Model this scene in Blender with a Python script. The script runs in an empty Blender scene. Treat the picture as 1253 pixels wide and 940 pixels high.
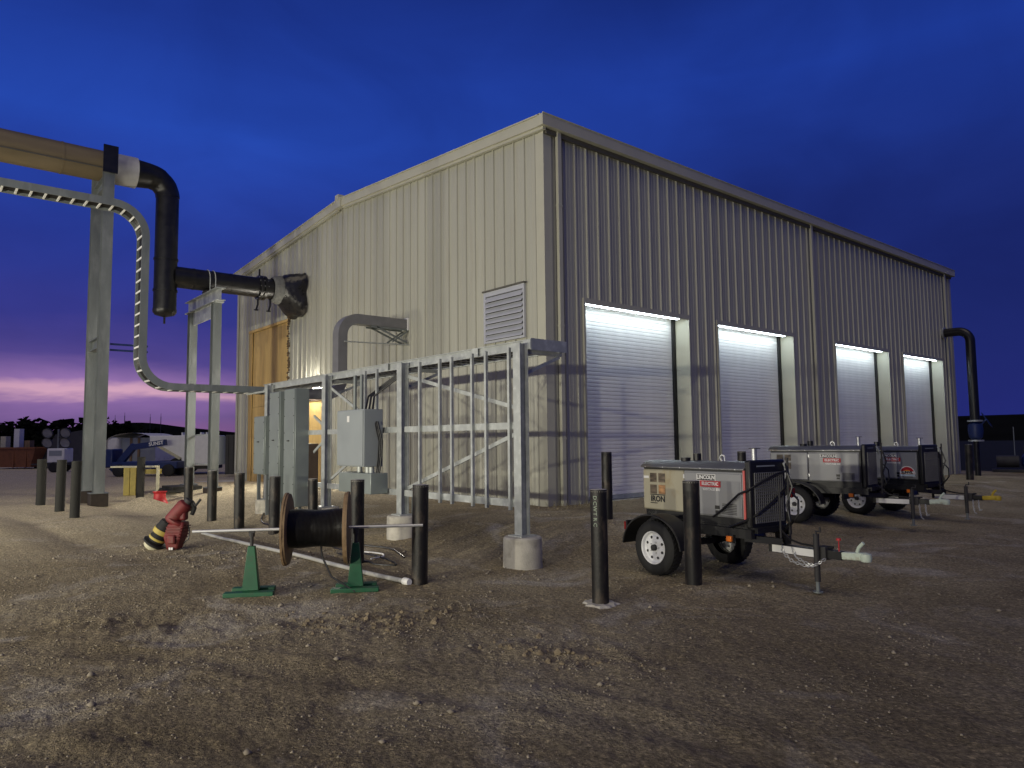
import bpy, math, random
import numpy as np
from mathutils import Vector, Matrix

random.seed(7)
rng = np.random.default_rng(7)
SC = bpy.context.scene
COL = SC.collection
RAD = math.radians

# ------------------------------------------------------------------ camera
YAW, PITCH, ROLL, FPX = RAD(49.885), RAD(4.430), RAD(-0.612), 880.47 / 1253.0
CAM = Vector((10.577, -9.825, 1.60))
f0 = Vector((-math.sin(YAW), math.cos(YAW), 0)); r0 = Vector((math.cos(YAW), math.sin(YAW), 0)); u0 = Vector((0, 0, 1))
fw = f0 * math.cos(PITCH) + u0 * math.sin(PITCH)
up = -f0 * math.sin(PITCH) + u0 * math.cos(PITCH)
rt = r0 * math.cos(ROLL) + up * math.sin(ROLL)
up = -r0 * math.sin(ROLL) + up * math.cos(ROLL)
cd = bpy.data.cameras.new('camera'); cam = bpy.data.objects.new('camera', cd); COL.objects.link(cam)
m = Matrix((rt, up, -fw)).transposed().to_4x4(); m.translation = CAM; cam.matrix_world = m
cd.sensor_fit = 'HORIZONTAL'; cd.sensor_width = 36.0; cd.lens = 36.0 * FPX
cd.clip_start = 0.05; cd.clip_end = 5000
SC.camera = cam

# ------------------------------------------------------------------ world: dusk sky
W = bpy.data.worlds.new('World'); SC.world = W; W.use_nodes = True
nt = W.node_tree; nt.nodes.clear()
def N(t, **k):
    n = nt.nodes.new(t)
    for a, b in k.items(): setattr(n, a, b)
    return n
def math_node(tree, op, a, b=None, c=None, clamp=False):
    n = tree.nodes.new('ShaderNodeMath'); n.operation = op; n.use_clamp = clamp
    for i, v in enumerate((a, b, c)):
        if v is None: continue
        if isinstance(v, (int, float)): n.inputs[i].default_value = v
        else: tree.links.new(v, n.inputs[i])
    return n.outputs[0]
def ramp(tree, fac, stops, interp='LINEAR'):
    n = tree.nodes.new('ShaderNodeValToRGB'); n.color_ramp.interpolation = interp
    el = n.color_ramp.elements
    while len(el) > 1: el.remove(el[-1])
    el[0].position = stops[0][0]; el[0].color = (*stops[0][1], 1)
    for p, c in stops[1:]:
        e = el.new(p); e.color = (*c, 1)
    tree.links.new(fac, n.inputs[0])
    return n.outputs[0]
def s2l(r, g, b):
    f = lambda c: (c / 255 / 12.92) if c / 255 <= .04045 else ((c / 255 + .055) / 1.055) ** 2.4
    return (f(r), f(g), f(b))
def mixc(tree, fac, a, b, mode='MIX'):
    n = tree.nodes.new('ShaderNodeMix'); n.data_type = 'RGBA'; n.blend_type = mode
    for i, v in ((0, fac), (6, a), (7, b)):
        if isinstance(v, (int, float)): n.inputs[i].default_value = v
        elif isinstance(v, tuple): n.inputs[i].default_value = (*v, 1) if len(v) == 3 else v
        else: tree.links.new(v, n.inputs[i])
    return n.outputs[2]
tc = N('ShaderNodeTexCoord')
sep = N('ShaderNodeSeparateXYZ'); nt.links.new(tc.outputs['Generated'], sep.inputs[0])
el = math_node(nt, 'MAXIMUM', sep.outputs[2], 0.0)
# azimuth towards the afterglow
GLOW = Vector((-0.995, 0.10, 0)).normalized()
dotn = N('ShaderNodeVectorMath', operation='DOT_PRODUCT'); nt.links.new(tc.outputs['Generated'], dotn.inputs[0])
dotn.inputs[1].default_value = GLOW
glow = math_node(nt, 'MULTIPLY_ADD', dotn.outputs['Value'], 2.3, -1.30, clamp=True)
# long, flat dusk clouds
mp = N('ShaderNodeMapping'); mp.inputs['Scale'].default_value = (1.6, 1.6, 11.0)
nt.links.new(tc.outputs['Generated'], mp.inputs[0])
nz = N('ShaderNodeTexNoise'); nz.inputs['Scale'].default_value = 1.7; nz.inputs['Detail'].default_value = 5; nz.inputs['Roughness'].default_value = .55
nz.inputs['Distortion'].default_value = .6
nt.links.new(mp.outputs[0], nz.inputs[0])
mp2 = N('ShaderNodeMapping'); mp2.inputs['Scale'].default_value = (2.2, 2.2, 3.4); mp2.inputs['Location'].default_value = (3.1, 1.7, .4)
nt.links.new(tc.outputs['Generated'], mp2.inputs[0])
nz2 = N('ShaderNodeTexNoise'); nz2.inputs['Scale'].default_value = 1.9; nz2.inputs['Detail'].default_value = 6; nz2.inputs['Distortion'].default_value = .8
nt.links.new(mp2.outputs[0], nz2.inputs[0])
# elevation wobbled by the clouds so that the bands are not ruled lines
ew = math_node(nt, 'MULTIPLY_ADD', nz.outputs['Fac'], 0.05, -0.025)
el2 = math_node(nt, 'ADD', el, ew)
el2 = math_node(nt, 'MAXIMUM', el2, 0.0)
far_c = ramp(nt, el2, [(0.0, s2l(34, 43, 118)), (0.05, s2l(29, 39, 112)), (0.16, s2l(24, 36, 104)), (0.30, s2l(25, 42, 116)),
                       (0.45, s2l(29, 59, 154)), (0.56, s2l(21, 42, 118)), (1.0, s2l(18, 26, 78))])
glow_c = ramp(nt, el2, [(0.0, s2l(128, 88, 136)), (0.03, s2l(108, 84, 142)), (0.054, s2l(130, 98, 160)), (0.064, s2l(214, 166, 188)),
                        (0.074, s2l(140, 106, 166)), (0.10, s2l(80, 66, 142)), (0.15, s2l(50, 52, 138)), (0.25, s2l(38, 57, 152)),
                        (0.38, s2l(37, 76, 184)), (0.50, s2l(28, 56, 148)), (1.0, s2l(18, 26, 78))])
sky = mixc(nt, glow, far_c, glow_c)
shade = ramp(nt, nz2.outputs['Fac'], [(0.28, (.80, .80, .84)), (0.5, (.97, .97, .98)), (0.72, (1.14, 1.14, 1.11))])
sky = mixc(nt, 1.0, sky, shade, 'MULTIPLY')
nish = N('ShaderNodeTexSky'); nish.sky_type = 'NISHITA'; nish.sun_disc = False
nish.sun_elevation = RAD(-4.0); nish.sun_rotation = math.atan2(GLOW.x, GLOW.y); nish.altitude = 900
bgA = N('ShaderNodeBackground'); nt.links.new(sky, bgA.inputs[0]); bgA.inputs[1].default_value = 0.95
bgB = N('ShaderNodeBackground'); nt.links.new(nish.outputs[0], bgB.inputs[0]); bgB.inputs[1].default_value = 0.05
addS = N('ShaderNodeAddShader'); nt.links.new(bgA.outputs[0], addS.inputs[0]); nt.links.new(bgB.outputs[0], addS.inputs[1])
wo = N('ShaderNodeOutputWorld'); nt.links.new(addS.outputs[0], wo.inputs[0])

# ------------------------------------------------------------------ lights
# soft, broad warm fill added over the yard (overcast-style sun: wide angle, low strength)
sd = bpy.data.lights.new('sun', 'SUN'); sd.energy = 0.58; sd.angle = RAD(40); sd.color = (1.0, .86, .64)
so = bpy.data.objects.new('sun', sd); COL.objects.link(so)
so.rotation_euler = (-Vector((.30, -.34, .89))).to_track_quat('-Z', 'Y').to_euler()
# low work lights standing in a row across the yard behind the camera: their level shadows lie on the gable and the jambs
for lx, en, tx in ((-10.0, 1950, -9.0), (-4.5, 1500, -8.0), (0.6, 1800, -6.0), (4.2, 2600, -4.0), (10.4, 2900, -2.0)):
    L0 = Vector((lx, -18.6, 2.05))
    fd = bpy.data.lights.new('work_light', 'SPOT'); fd.energy = en; fd.color = (1.0, .94, .76)
    fd.spot_size = RAD(118); fd.spot_blend = 1.0; fd.shadow_soft_size = 0.10
    fo = bpy.data.objects.new('work_light', fd); COL.objects.link(fo); fo.location = L0
    fo.rotation_euler = (Vector((tx, 0, 3.6)) - L0).to_track_quat('-Z', 'Y').to_euler()

# ------------------------------------------------------------------ exposure / render
SC.view_settings.view_transform = 'Standard'; SC.view_settings.look = 'None'
SC.view_settings.exposure = 0.0; SC.view_settings.gamma = 1.0; SC.view_settings.use_curve_mapping = False
SC.render.engine = 'CYCLES'
SC.cycles.use_denoising = True
SC.cycles.max_bounces = 6; SC.cycles.diffuse_bounces = 3; SC.cycles.glossy_bounces = 3
SC.cycles.sample_clamp_indirect = 4.0

# ------------------------------------------------------------------ materials
def mat(name, col, rough=.6, metal=0.0, var=.12, vscale=6.0, bump=0.0, bscale=40.0, stain=None, stain_amt=.5, stain_scale=3.0,
        emit=None, estr=0.0, objvar=0.0, streak=None, spec=None):
    M = bpy.data.materials.new(name); M.use_nodes = True
    t = M.node_tree; b = t.nodes['Principled BSDF']
    b.inputs['Roughness'].default_value = rough; b.inputs['Metallic'].default_value = metal
    if spec is not None: b.inputs['Specular IOR Level'].default_value = spec
    tc = t.nodes.new('ShaderNodeTexCoord'); co = tc.outputs['Object']
    if streak:
        mp = t.nodes.new('ShaderNodeMapping'); mp.inputs['Scale'].default_value = streak; t.links.new(co, mp.inputs[0]); cs = mp.outputs[0]
    else: cs = co
    n1 = t.nodes.new('ShaderNodeTexNoise'); n1.inputs['Scale'].default_value = vscale; n1.inputs['Detail'].default_value = 5
    t.links.new(cs, n1.inputs[0])
    c = ramp(t, n1.outputs['Fac'], [(.25, tuple(x * (1 - var) for x in col)), (.75, tuple(min(1, x * (1 + var)) for x in col))])
    if stain:
        n2 = t.nodes.new('ShaderNodeTexNoise'); n2.inputs['Scale'].default_value = stain_scale; n2.inputs['Detail'].default_value = 8
        n2.inputs['Roughness'].default_value = .65; t.links.new(cs, n2.inputs[0])
        k = ramp(t, n2.outputs['Fac'], [(.52, (0, 0, 0)), (.68, (stain_amt,) * 3)])
        c = mixc(t, k, c, stain)
    if objvar:
        oi = t.nodes.new('ShaderNodeObjectInfo')
        k = math_node(t, 'MULTIPLY_ADD', oi.outputs['Random'], 2 * objvar, 1 - objvar)
        c = mixc(t, 1.0, c, k, 'MULTIPLY')
    t.links.new(c, b.inputs['Base Color'])
    r2 = t.nodes.new('ShaderNodeMath'); r2.operation = 'MULTIPLY_ADD'; r2.use_clamp = True
    t.links.new(n1.outputs['Fac'], r2.inputs[0]); r2.inputs[1].default_value = .18; r2.inputs[2].default_value = max(0, rough - .09)
    t.links.new(r2.outputs[0], b.inputs['Roughness'])
    if bump:
        n3 = t.nodes.new('ShaderNodeTexNoise'); n3.inputs['Scale'].default_value = bscale; n3.inputs['Detail'].default_value = 6
        t.links.new(co, n3.inputs[0])
        bp = t.nodes.new('ShaderNodeBump'); bp.inputs['Strength'].default_value = bump; bp.inputs['Distance'].default_value = .02
        t.links.new(n3.outputs['Fac'], bp.inputs['Height']); t.links.new(bp.outputs[0], b.inputs['Normal'])
    if emit:
        b.inputs['Emission Color'].default_value = (*emit, 1); b.inputs['Emission Strength'].default_value = estr
    return M
M = {}
M['siding'] = mat('painted_siding', (.42, .42, .355), .40, 0, .09, 1.2, objvar=.035, streak=(1, 1, .12), stain=(.36, .33, .25), stain_amt=.35, stain_scale=5)
M['trim'] = mat('painted_trim', (.47, .465, .375), .42, 0, .05, 2)
M['roof'] = mat('roof_sheet', (.42, .42, .42), .4, .2)
M['core'] = mat('wall_core', (.25, .24, .22), .9)
M['slat'] = mat('door_slat', (.87, .855, .82), .45, 0, .05, 3, objvar=.03)
M['black'] = mat('black_paint', (.008, .008, .009), .45, 0, .3, 8)
M['rubber'] = mat('black_rubber', (.009, .009, .0095), .75, 0, .35, 14, bump=.15, bscale=60)
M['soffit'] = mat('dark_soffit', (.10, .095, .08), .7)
M['galv'] = mat('galvanized_steel', (.40, .425, .415), .45, .3, .16, 9, stain=(.56, .58, .57), stain_amt=.6, stain_scale=9)
M['galv_dull'] = mat('weathered_galvanized', (.175, .195, .195), .55, .3, .16, 4, stain=(.29, .31, .305), stain_amt=.6, stain_scale=3, streak=(1, 1, .3))
M['concrete'] = mat('concrete', (.46, .44, .38), .9, 0, .18, 7, bump=.25, bscale=55, stain=(.22, .20, .16), stain_amt=.6, stain_scale=4)
M['bollard'] = mat('primed_pipe', (.012, .011, .010), .5, .1, .45, 5, bump=.08, bscale=50, stain=(.10, .075, .052), stain_amt=.75, stain_scale=9, streak=(1, 1, .4))
M['woodpost'] = mat('weathered_post', (.020, .020, .017), .85, 0, .35, 7, bump=.3, bscale=30, streak=(1, 1, .15), stain=(.05, .045, .04), stain_amt=.6)
M['sage'] = mat('sage_cabinet', (.245, .28, .27), .35, .25, .08, 4, stain=(.26, .30, .28), stain_amt=.4)
M['greybox'] = mat('grey_enclosure', (.28, .31, .32), .45, .05, .06, 3)
M['tan_clad'] = mat('tan_pipe_cladding', (.175, .138, .082), .5, .1, .12, 3, streak=(1, .3, 1))
M['white_clad'] = mat('white_band', (.52, .52, .50), .6, 0, .1, 6)
M['pipe'] = mat('black_pipe_coating', (.009, .009, .010), .38, 0, .4, 6)
M['duct'] = mat('dull_duct_sheet', (.20, .20, .205), .5, .2, .12, 5)
M['pierdark'] = mat('dirty_pier', (.035, .027, .021), .9, 0, .3, 8)
M['plastic'] = mat('black_plastic_wrap', (.014, .014, .016), .30, 0, .4, 9, bump=.8, bscale=9)
M['tape'] = mat('grey_insulation_cuff', (.15, .155, .15), .8, 0, .25, 15, bump=.4, bscale=30)
M['ply'] = mat('plywood', (.58, .40, .15), .7, 0, .16, 3.5, objvar=.07, streak=(3, 3, .3), stain=(.33, .19, .06), stain_amt=.5, stain_scale=3)
M['frayed'] = mat('frayed_insulation', (.09, .06, .035), .95, 0, .5, 20, bump=1, bscale=25)
M['louver'] = mat('louver_aluminium', (.50, .515, .56), .45, .15, .05, 5)
M['green'] = mat('green_paint', (.010, .095, .040), .5, 0, .2, 8, stain=(.05, .05, .035), stain_amt=.5, stain_scale=9)
M['wood'] = mat('reel_wood', (.24, .160, .085), .8, 0, .25, 6, objvar=.14, bump=.25, bscale=40, streak=(1, 1, .3), stain=(.13, .08, .045), stain_amt=.6, stain_scale=8)
M['cable'] = mat('black_cable', (.010, .010, .011), .38, 0, .3, 10)
M['steelbar'] = mat('bright_steel_bar', (.50, .51, .52), .4, .6, .1, 8)
M['pvc'] = mat('grey_conduit', (.36, .36, .345), .5, 0, .12, 6, stain=(.3, .27, .22), stain_amt=.6, stain_scale=5)
M['red'] = mat('dusty_red_paint', (.15, .016, .016), .6, 0, .3, 9, stain=(.14, .07, .05), stain_amt=.6, stain_scale=7)
M['redbright'] = mat('bright_red_plastic', (.50, .025, .03), .5, 0, .1, 9)
M['yellow'] = mat('yellow_paint', (.42, .33, .07), .6, 0, .15, 8, stain=(.3, .24, .08), stain_amt=.5)
M['cream'] = mat('cream_plate', (.55, .52, .36), .6, 0, .15, 9)
M['silver'] = mat('silver_enclosure', (.255, .26, .27), .46, .25, .08, 3, stain=(.28, .27, .25), stain_amt=.4, stain_scale=4)
M['dirty'] = mat('dusty_enclosure', (.37, .345, .255), .6, .1, .14, 3, stain=(.29, .22, .11), stain_amt=.75, stain_scale=3.5, streak=(1, 1, .5))
M['rimwhite'] = mat('white_wheel', (.74, .75, .76), .4, 0, .05, 9, stain=(.45, .42, .36), stain_amt=.5, stain_scale=9)
M['amber'] = mat('amber_lens', (.80, .20, .02), .25, 0, .05, 30)
M['redlens'] = mat('red_lens', (.22, .012, .012), .25, 0, .05, 30)
M['white'] = mat('white_paint', (.72, .72, .70), .5, 0, .06, 6)
M['logoblack'] = mat('sign_black', (.012, .012, .014), .5)
M['logored'] = mat('sign_red', (.42, .012, .022), .5, 0, .05)
M['redstripe'] = mat('red_trim', (.60, .12, .11), .5, 0, .1, 9)
M['orange'] = mat('sticker_orange', (.75, .30, .03), .5, 0, .05)
M['sticker_blue'] = mat('sticker_pale_blue', (.45, .55, .62), .5, 0, .05)
M['silverdark'] = mat('dull_roof_sheet', (.17, .175, .185), .32, .5, .15, 4, stain=(.16, .12, .07), stain_amt=.6, stain_scale=3)
M['greydark'] = mat('dark_grille_wire', (.19, .19, .195), .5, .2)
M['glassgrey'] = mat('lamp_glass', (.30, .31, .34), .12, .3)
M['photo'] = mat('print_panel', (.11, .085, .06), .5, 0, .75, 9, streak=(1, 1, 3))
M['photo_orange'] = mat('print_panel_orange', (.36, .19, .08), .5, 0, .6, 9, streak=(1, 1, 3))
M['mint'] = mat('pale_mint_paint', (.55, .64, .53), .5, 0, .12, 12, stain=(.3, .24, .15), stain_amt=.5, stain_scale=14)
M['chain'] = mat('zinc_chain', (.55, .56, .56), .4, .6, .1, 30)
M['yellowcoup'] = mat('yellow_coupler_paint', (.50, .36, .03), .55, 0, .12, 12)
M['blue'] = mat('blue_machine_paint', (.010, .024, .105), .45, 0, .15, 6)
M['rust'] = mat('rusty_orange_steel', (.22, .085, .035), .8, 0, .3, 3, stain=(.10, .05, .03), stain_amt=.6)
M['tent'] = mat('pale_tarp', (.68, .68, .65), .8, 0, .1, 2, stain=(.35, .35, .34), stain_amt=.5)
M['darkblock'] = mat('dark_machine', (.035, .034, .034), .7, 0, .3, 4)
M['browndoor'] = mat('dark_brown_box', (.055, .038, .030), .6, 0, .15, 6)
M['foliage'] = mat('dark_foliage', (.010, .012, .008), .9, 0, .4, 1, spec=0.0)
M['hill'] = mat('hill_scrub', (.010, .011, .010), .95, 0, .4, .05, spec=0.0)
M['stone'] = mat('gravel_stone', (.26, .225, .17), .9, 0, .45, 9)
M['clod'] = mat('soil_clod', (.195, .155, .098), .95, 0, .35, 14, bump=.4, bscale=60)
M['weed'] = mat('dry_weed', (.14, .12, .07), .9, 0, .4, 20)
M['led'] = mat('led_strip', (.9, .9, .9), .5, emit=(.80, .93, 1.0), estr=26.0)
M['lamp'] = mat('wall_lamp_lens', (.9, .9, .9), .5, emit=(1.0, .93, .80), estr=900.0)
M['letters'] = mat('pale_letters', (.24, .29, .22), .6, 0, .2, 40)

# ground material
def ground_mat():
    G = bpy.data.materials.new('packed_dirt'); G.use_nodes = True
    t = G.node_tree; b = t.nodes['Principled BSDF']; b.inputs['Roughness'].default_value = .95
    b.inputs['Specular IOR Level'].default_value = .15
    co = t.nodes.new('ShaderNodeTexCoord').outputs['Object']
    def noise(s, d=6, r=.55, dist=0.0):
        n = t.nodes.new('ShaderNodeTexNoise'); n.inputs['Scale'].default_value = s; n.inputs['Detail'].default_value = d
        n.inputs['Roughness'].default_value = r; n.inputs['Distortion'].default_value = dist; t.links.new(co, n.inputs[0]); return n.outputs['Fac']
    base = ramp(t, noise(.55, 8, .6, .4), [(.30, (.190, .155, .094)), (.48, (.265, .222, .142)), (.62, (.322, .276, .183)), (.75, (.382, .336, .236))])
    fine = ramp(t, noise(28, 8, .7), [(.30, (.48, .47, .45)), (.5, (1.0, 1.0, 1.0)), (.70, (1.75, 1.72, 1.64))])
    c = mixc(t, 1.0, base, fine, 'MULTIPLY')
    pale = ramp(t, noise(.9, 9, .62, .8), [(.54, (0, 0, 0)), (.68, (.8, .8, .8))])
    c = mixc(t, pale, c, mixc(t, .6, (.44, .405, .34), mixc(t, 1.0, (.44, .405, .34), fine, 'MULTIPLY')))
    # ground colour made paler on the left, painting in its brighter light
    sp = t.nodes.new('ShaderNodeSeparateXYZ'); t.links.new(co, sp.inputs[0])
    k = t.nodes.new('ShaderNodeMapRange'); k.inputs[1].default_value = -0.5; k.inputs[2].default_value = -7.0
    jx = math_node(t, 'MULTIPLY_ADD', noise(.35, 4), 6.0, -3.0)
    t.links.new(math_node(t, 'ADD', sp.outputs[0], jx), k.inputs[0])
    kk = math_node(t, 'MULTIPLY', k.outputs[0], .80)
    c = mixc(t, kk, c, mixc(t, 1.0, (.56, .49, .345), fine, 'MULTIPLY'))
    # ground colour darkened towards the trailers to paint in the light's falloff
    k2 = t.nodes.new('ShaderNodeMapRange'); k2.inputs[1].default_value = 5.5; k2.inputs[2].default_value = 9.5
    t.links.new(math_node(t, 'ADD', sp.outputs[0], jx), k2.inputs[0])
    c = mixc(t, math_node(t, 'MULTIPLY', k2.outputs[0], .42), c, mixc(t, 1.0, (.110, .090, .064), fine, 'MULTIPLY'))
    # far ground painted near-black, standing in for the unlit distance
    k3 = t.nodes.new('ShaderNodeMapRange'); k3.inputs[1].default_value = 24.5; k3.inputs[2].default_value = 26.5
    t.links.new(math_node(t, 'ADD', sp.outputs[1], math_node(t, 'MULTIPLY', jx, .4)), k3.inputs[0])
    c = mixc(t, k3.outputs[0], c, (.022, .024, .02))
    vg = t.nodes.new('ShaderNodeTexVoronoi'); vg.inputs['Scale'].default_value = 62; t.links.new(co, vg.inputs[0])
    sv = t.nodes.new('ShaderNodeSeparateColor'); t.links.new(vg.outputs['Color'], sv.inputs[0])
    grit = ramp(t, sv.outputs[0], [(0.0, (.62, .60, .57)), (.5, (.95, .95, .95)), (.86, (1.12, 1.11, 1.08)), (.93, (1.75, 1.70, 1.58)), (1.0, (2.0, 1.95, 1.82))])
    c = mixc(t, .55, c, mixc(t, 1.0, c, grit, 'MULTIPLY'))
    t.links.new(c, b.inputs['Base Color'])
    h1 = noise(9, 8, .65); h2 = noise(70, 6, .7)
    hh = math_node(t, 'MULTIPLY_ADD', h2, .35, h1)
    # grit: small rounded cells standing proud where the dirt is stony
    for sc, amt in ((38, .55), (95, .30)):
        vo = t.nodes.new('ShaderNodeTexVoronoi'); vo.inputs['Scale'].default_value = sc; vo.inputs['Randomness'].default_value = 1.0; t.links.new(co, vo.inputs[0])
        bumpy = math_node(t, 'SUBTRACT', .55, vo.outputs['Distance'], clamp=True)
        stony = math_node(t, 'MULTIPLY_ADD', noise(1.7, 5, .6), 3.2, -1.15, clamp=True)
        hh = math_node(t, 'ADD', hh, math_node(t, 'MULTIPLY', math_node(t, 'MULTIPLY', bumpy, stony), amt))
    bp = t.nodes.new('ShaderNodeBump'); bp.inputs['Strength'].default_value = .95; bp.inputs['Distance'].default_value = .045
    t.links.new(hh, bp.inputs['Height']); t.links.new(bp.outputs[0], b.inputs['Normal'])
    return G
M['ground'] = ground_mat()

# ------------------------------------------------------------------ mesh helpers
def V(*a): return Vector(a)
class MB:
    def __init__(s): s.v = []; s.f = []
    def add(s, vs, fs):
        o = len(s.v); s.v += [tuple(p) for p in vs]; s.f += [tuple(i + o for i in q) for q in fs]; return s
    def bx(s, x0, x1, y0, y1, z0, z1):
        vs = [(x, y, z) for x in (x0, x1) for y in (y0, y1) for z in (z0, z1)]
        return s.add(vs, [(0, 1, 3, 2), (4, 6, 7, 5), (0, 4, 5, 1), (2, 3, 7, 6), (0, 2, 6, 4), (1, 5, 7, 3)])
    def prism(s, prof, p0, p1, xa=None):
        p0 = Vector(p0); p1 = Vector(p1); d = (p1 - p0).normalized()
        xa = Vector(xa) if xa is not None else (Vector((0, 0, 1)) if abs(d.z) < .9 else Vector((1, 0, 0)))
        xa = (xa - d * xa.dot(d)).normalized(); ya = d.cross(xa); n = len(prof)
        vs = [p0 + xa * a + ya * b for a, b in prof] + [p1 + xa * a + ya * b for a, b in prof]
        fs = [(i, (i + 1) % n, n + (i + 1) % n, n + i) for i in range(n)] + [tuple(range(n - 1, -1, -1)), tuple(range(n, 2 * n))]
        return s.add(vs, fs)
    def bar(s, p0, p1, w, h=None, xa=None):
        h = h or w; a, b = w / 2, h / 2
        return s.prism([(-a, -b), (a, -b), (a, b), (-a, b)], p0, p1, xa)
    def hbeam(s, p0, p1, w, h, t=.014, xa=(0, 1, 0)):
        a, b = h / 2, w / 2
        return s.prism([(-a, -b), (-a, b), (-a + t, b), (-a + t, t / 2), (a - t, t / 2), (a - t, b), (a, b), (a, -b), (a - t, -b), (a - t, -t / 2), (-a + t, -t / 2), (-a + t, -b)], p0, p1, xa)
    def tube(s, path, r, n=10, caps=True):
        P = [Vector(p) for p in path]; rs = r if isinstance(r, (list, tuple)) else [r] * len(P)
        T = []
        for i in range(len(P)):
            a = P[max(i - 1, 0)]; b = P[min(i + 1, len(P) - 1)]; T.append((b - a).normalized())
        x = Vector((0, 0, 1)) if abs(T[0].z) < .9 else Vector((1, 0, 0))
        x = (x - T[0] * x.dot(T[0])).normalized(); vs = []
        for i, p in enumerate(P):
            x = (x - T[i] * x.dot(T[i])).normalized(); y = T[i].cross(x)
            for k in range(n):
                a = 2 * math.pi * k / n; vs.append(p + (x * math.cos(a) + y * math.sin(a)) * rs[i])
        fs = [(i * n + k, i * n + (k + 1) % n, (i + 1) * n + (k + 1) % n, (i + 1) * n + k) for i in range(len(P) - 1) for k in range(n)]
        if caps: fs += [tuple(range(n - 1, -1, -1)), tuple(range((len(P) - 1) * n, len(P) * n))]
        return s.add(vs, fs)
    def cyl(s, p0, p1, r, n=14, r1=None): return s.tube([p0, p1], [r, r1 if r1 is not None else r], n)
    def lathe(s, prof, c, axis=(0, 0, 1), n=24, closed=False):
        c = Vector(c); ax = Vector(axis).normalized(); x = ax.orthogonal().normalized(); y = ax.cross(x); vs = []
        for r, h in prof:
            for k in range(n):
                a = 2 * math.pi * k / n; vs.append(c + ax * h + (x * math.cos(a) + y * math.sin(a)) * r)
        m = len(prof); rg = range(m) if closed else range(m - 1)
        fs = [(i * n + k, i * n + (k + 1) % n, ((i + 1) % m) * n + (k + 1) % n, ((i + 1) % m) * n + k) for i in rg for k in range(n)]
        return s.add(vs, fs)
    def xf(s, mtx, start=0):
        for i in range(start, len(s.v)): s.v[i] = tuple(mtx @ Vector(s.v[i]))
        return s
    def mesh(s, name, smooth=True):
        me = bpy.data.meshes.new(name); me.from_pydata(s.v, [], s.f)
        me.validate()
        if smooth:
            me.polygons.foreach_set('use_smooth', [True] * len(me.polygons)); me.set_sharp_from_angle(angle=RAD(35))
        me.update(); return me
    def build(s, name, m, parent=None, bevel=0.0, smooth=True):
        me = s.mesh(name, smooth); me.materials.append(M[m] if isinstance(m, str) else m)
        return obj(name, me, parent, bevel)
def obj(name, me, parent=None, bevel=0.0):
    o = bpy.data.objects.new(name, me); COL.objects.link(o)
    if parent: o.parent = parent
    if bevel:
        b = o.modifiers.new('bevel', 'BEVEL'); b.width = bevel; b.segments = 2; b.limit_method = 'ANGLE'; b.angle_limit = RAD(50)
    return o
def tag(o, label=None, cat=None, group=None, kind=None):
    if label: o['label'] = label
    if cat: o['category'] = cat
    if group: o['group'] = group
    if kind: o['kind'] = kind
    return o
def thing(name, label, cat, loc=(0, 0, 0), rz=0.0, group=None):
    o = bpy.data.objects.new(name, None); COL.objects.link(o); o.location = loc; o.rotation_euler = (0, 0, rz); o.empty_display_size = .2
    return tag(o, label, cat, group)
def text_mesh(txt, size, m, parent, mtx, fat=0.0, name='lettering', sx=1.0, depth=.0015):
    cu = bpy.data.curves.new(name, 'FONT'); cu.body = txt; cu.size = size; cu.offset = fat; cu.extrude = depth
    cu.align_x = 'CENTER'; cu.align_y = 'CENTER'; cu.resolution_u = 2
    to = bpy.data.objects.new(name, cu); COL.objects.link(to)
    bpy.context.view_layer.update()
    me = bpy.data.meshes.new_from_object(to.evaluated_get(bpy.context.evaluated_depsgraph_get()))
    bpy.data.objects.remove(to); bpy.data.curves.remove(cu)
    me.transform(Matrix.Diagonal((sx, 1, 1, 1))); me.transform(mtx); me.name = name
    me.materials.clear(); me.materials.append(M[m])
    return obj(name, me, parent)
def arc(c, r, a0, a1, ux, uy, n=8):
    c = Vector(c); ux = Vector(ux); uy = Vector(uy)
    return [c + ux * (r * math.cos(a0 + (a1 - a0) * i / n)) + uy * (r * math.sin(a0 + (a1 - a0) * i / n)) for i in range(n + 1)]
def ico(r, c, sub, jit, rg):
    import bmesh
    bm = bmesh.new(); bmesh.ops.create_icosphere(bm, subdivisions=sub, radius=r)
    vs = [(v.co.x * (1 + rg.uniform(-jit, jit)) + c[0], v.co.y * (1 + rg.uniform(-jit, jit)) + c[1], v.co.z * (1 + rg.uniform(-jit, jit)) + c[2]) for v in bm.verts]
    fs = [tuple(v.index for v in q.verts) for q in bm.faces]; bm.free(); return vs, fs

# ------------------------------------------------------------------ ground
PERM = np.random.default_rng(3).permutation(4096)
GX = np.cos(np.linspace(0, 2 * np.pi, 64, endpoint=False)); GY = np.sin(np.linspace(0, 2 * np.pi, 64, endpoint=False))
def perlin(x, y):
    xi = np.floor(x).astype(int); yi = np.floor(y).astype(int); xf = x - xi; yf = y - yi
    fx = xf ** 3 * (xf * (xf * 6 - 15) + 10); fy = yf ** 3 * (yf * (yf * 6 - 15) + 10)
    def gr(ix, iy, dx, dy):
        h = PERM[(PERM[ix & 4095] + iy) & 4095] & 63; return GX[h] * dx + GY[h] * dy
    a = gr(xi, yi, xf, yf); b = gr(xi + 1, yi, xf - 1, yf); c = gr(xi, yi + 1, xf, yf - 1); d = gr(xi + 1, yi + 1, xf - 1, yf - 1)
    return (a + fx * (b - a)) + fy * ((c + fx * (d - c)) - (a + fx * (b - a)))
def sm(a, b, x):
    t = np.clip((x - a) / (b - a), 0, 1); return t * t * (3 - 2 * t)
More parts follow.
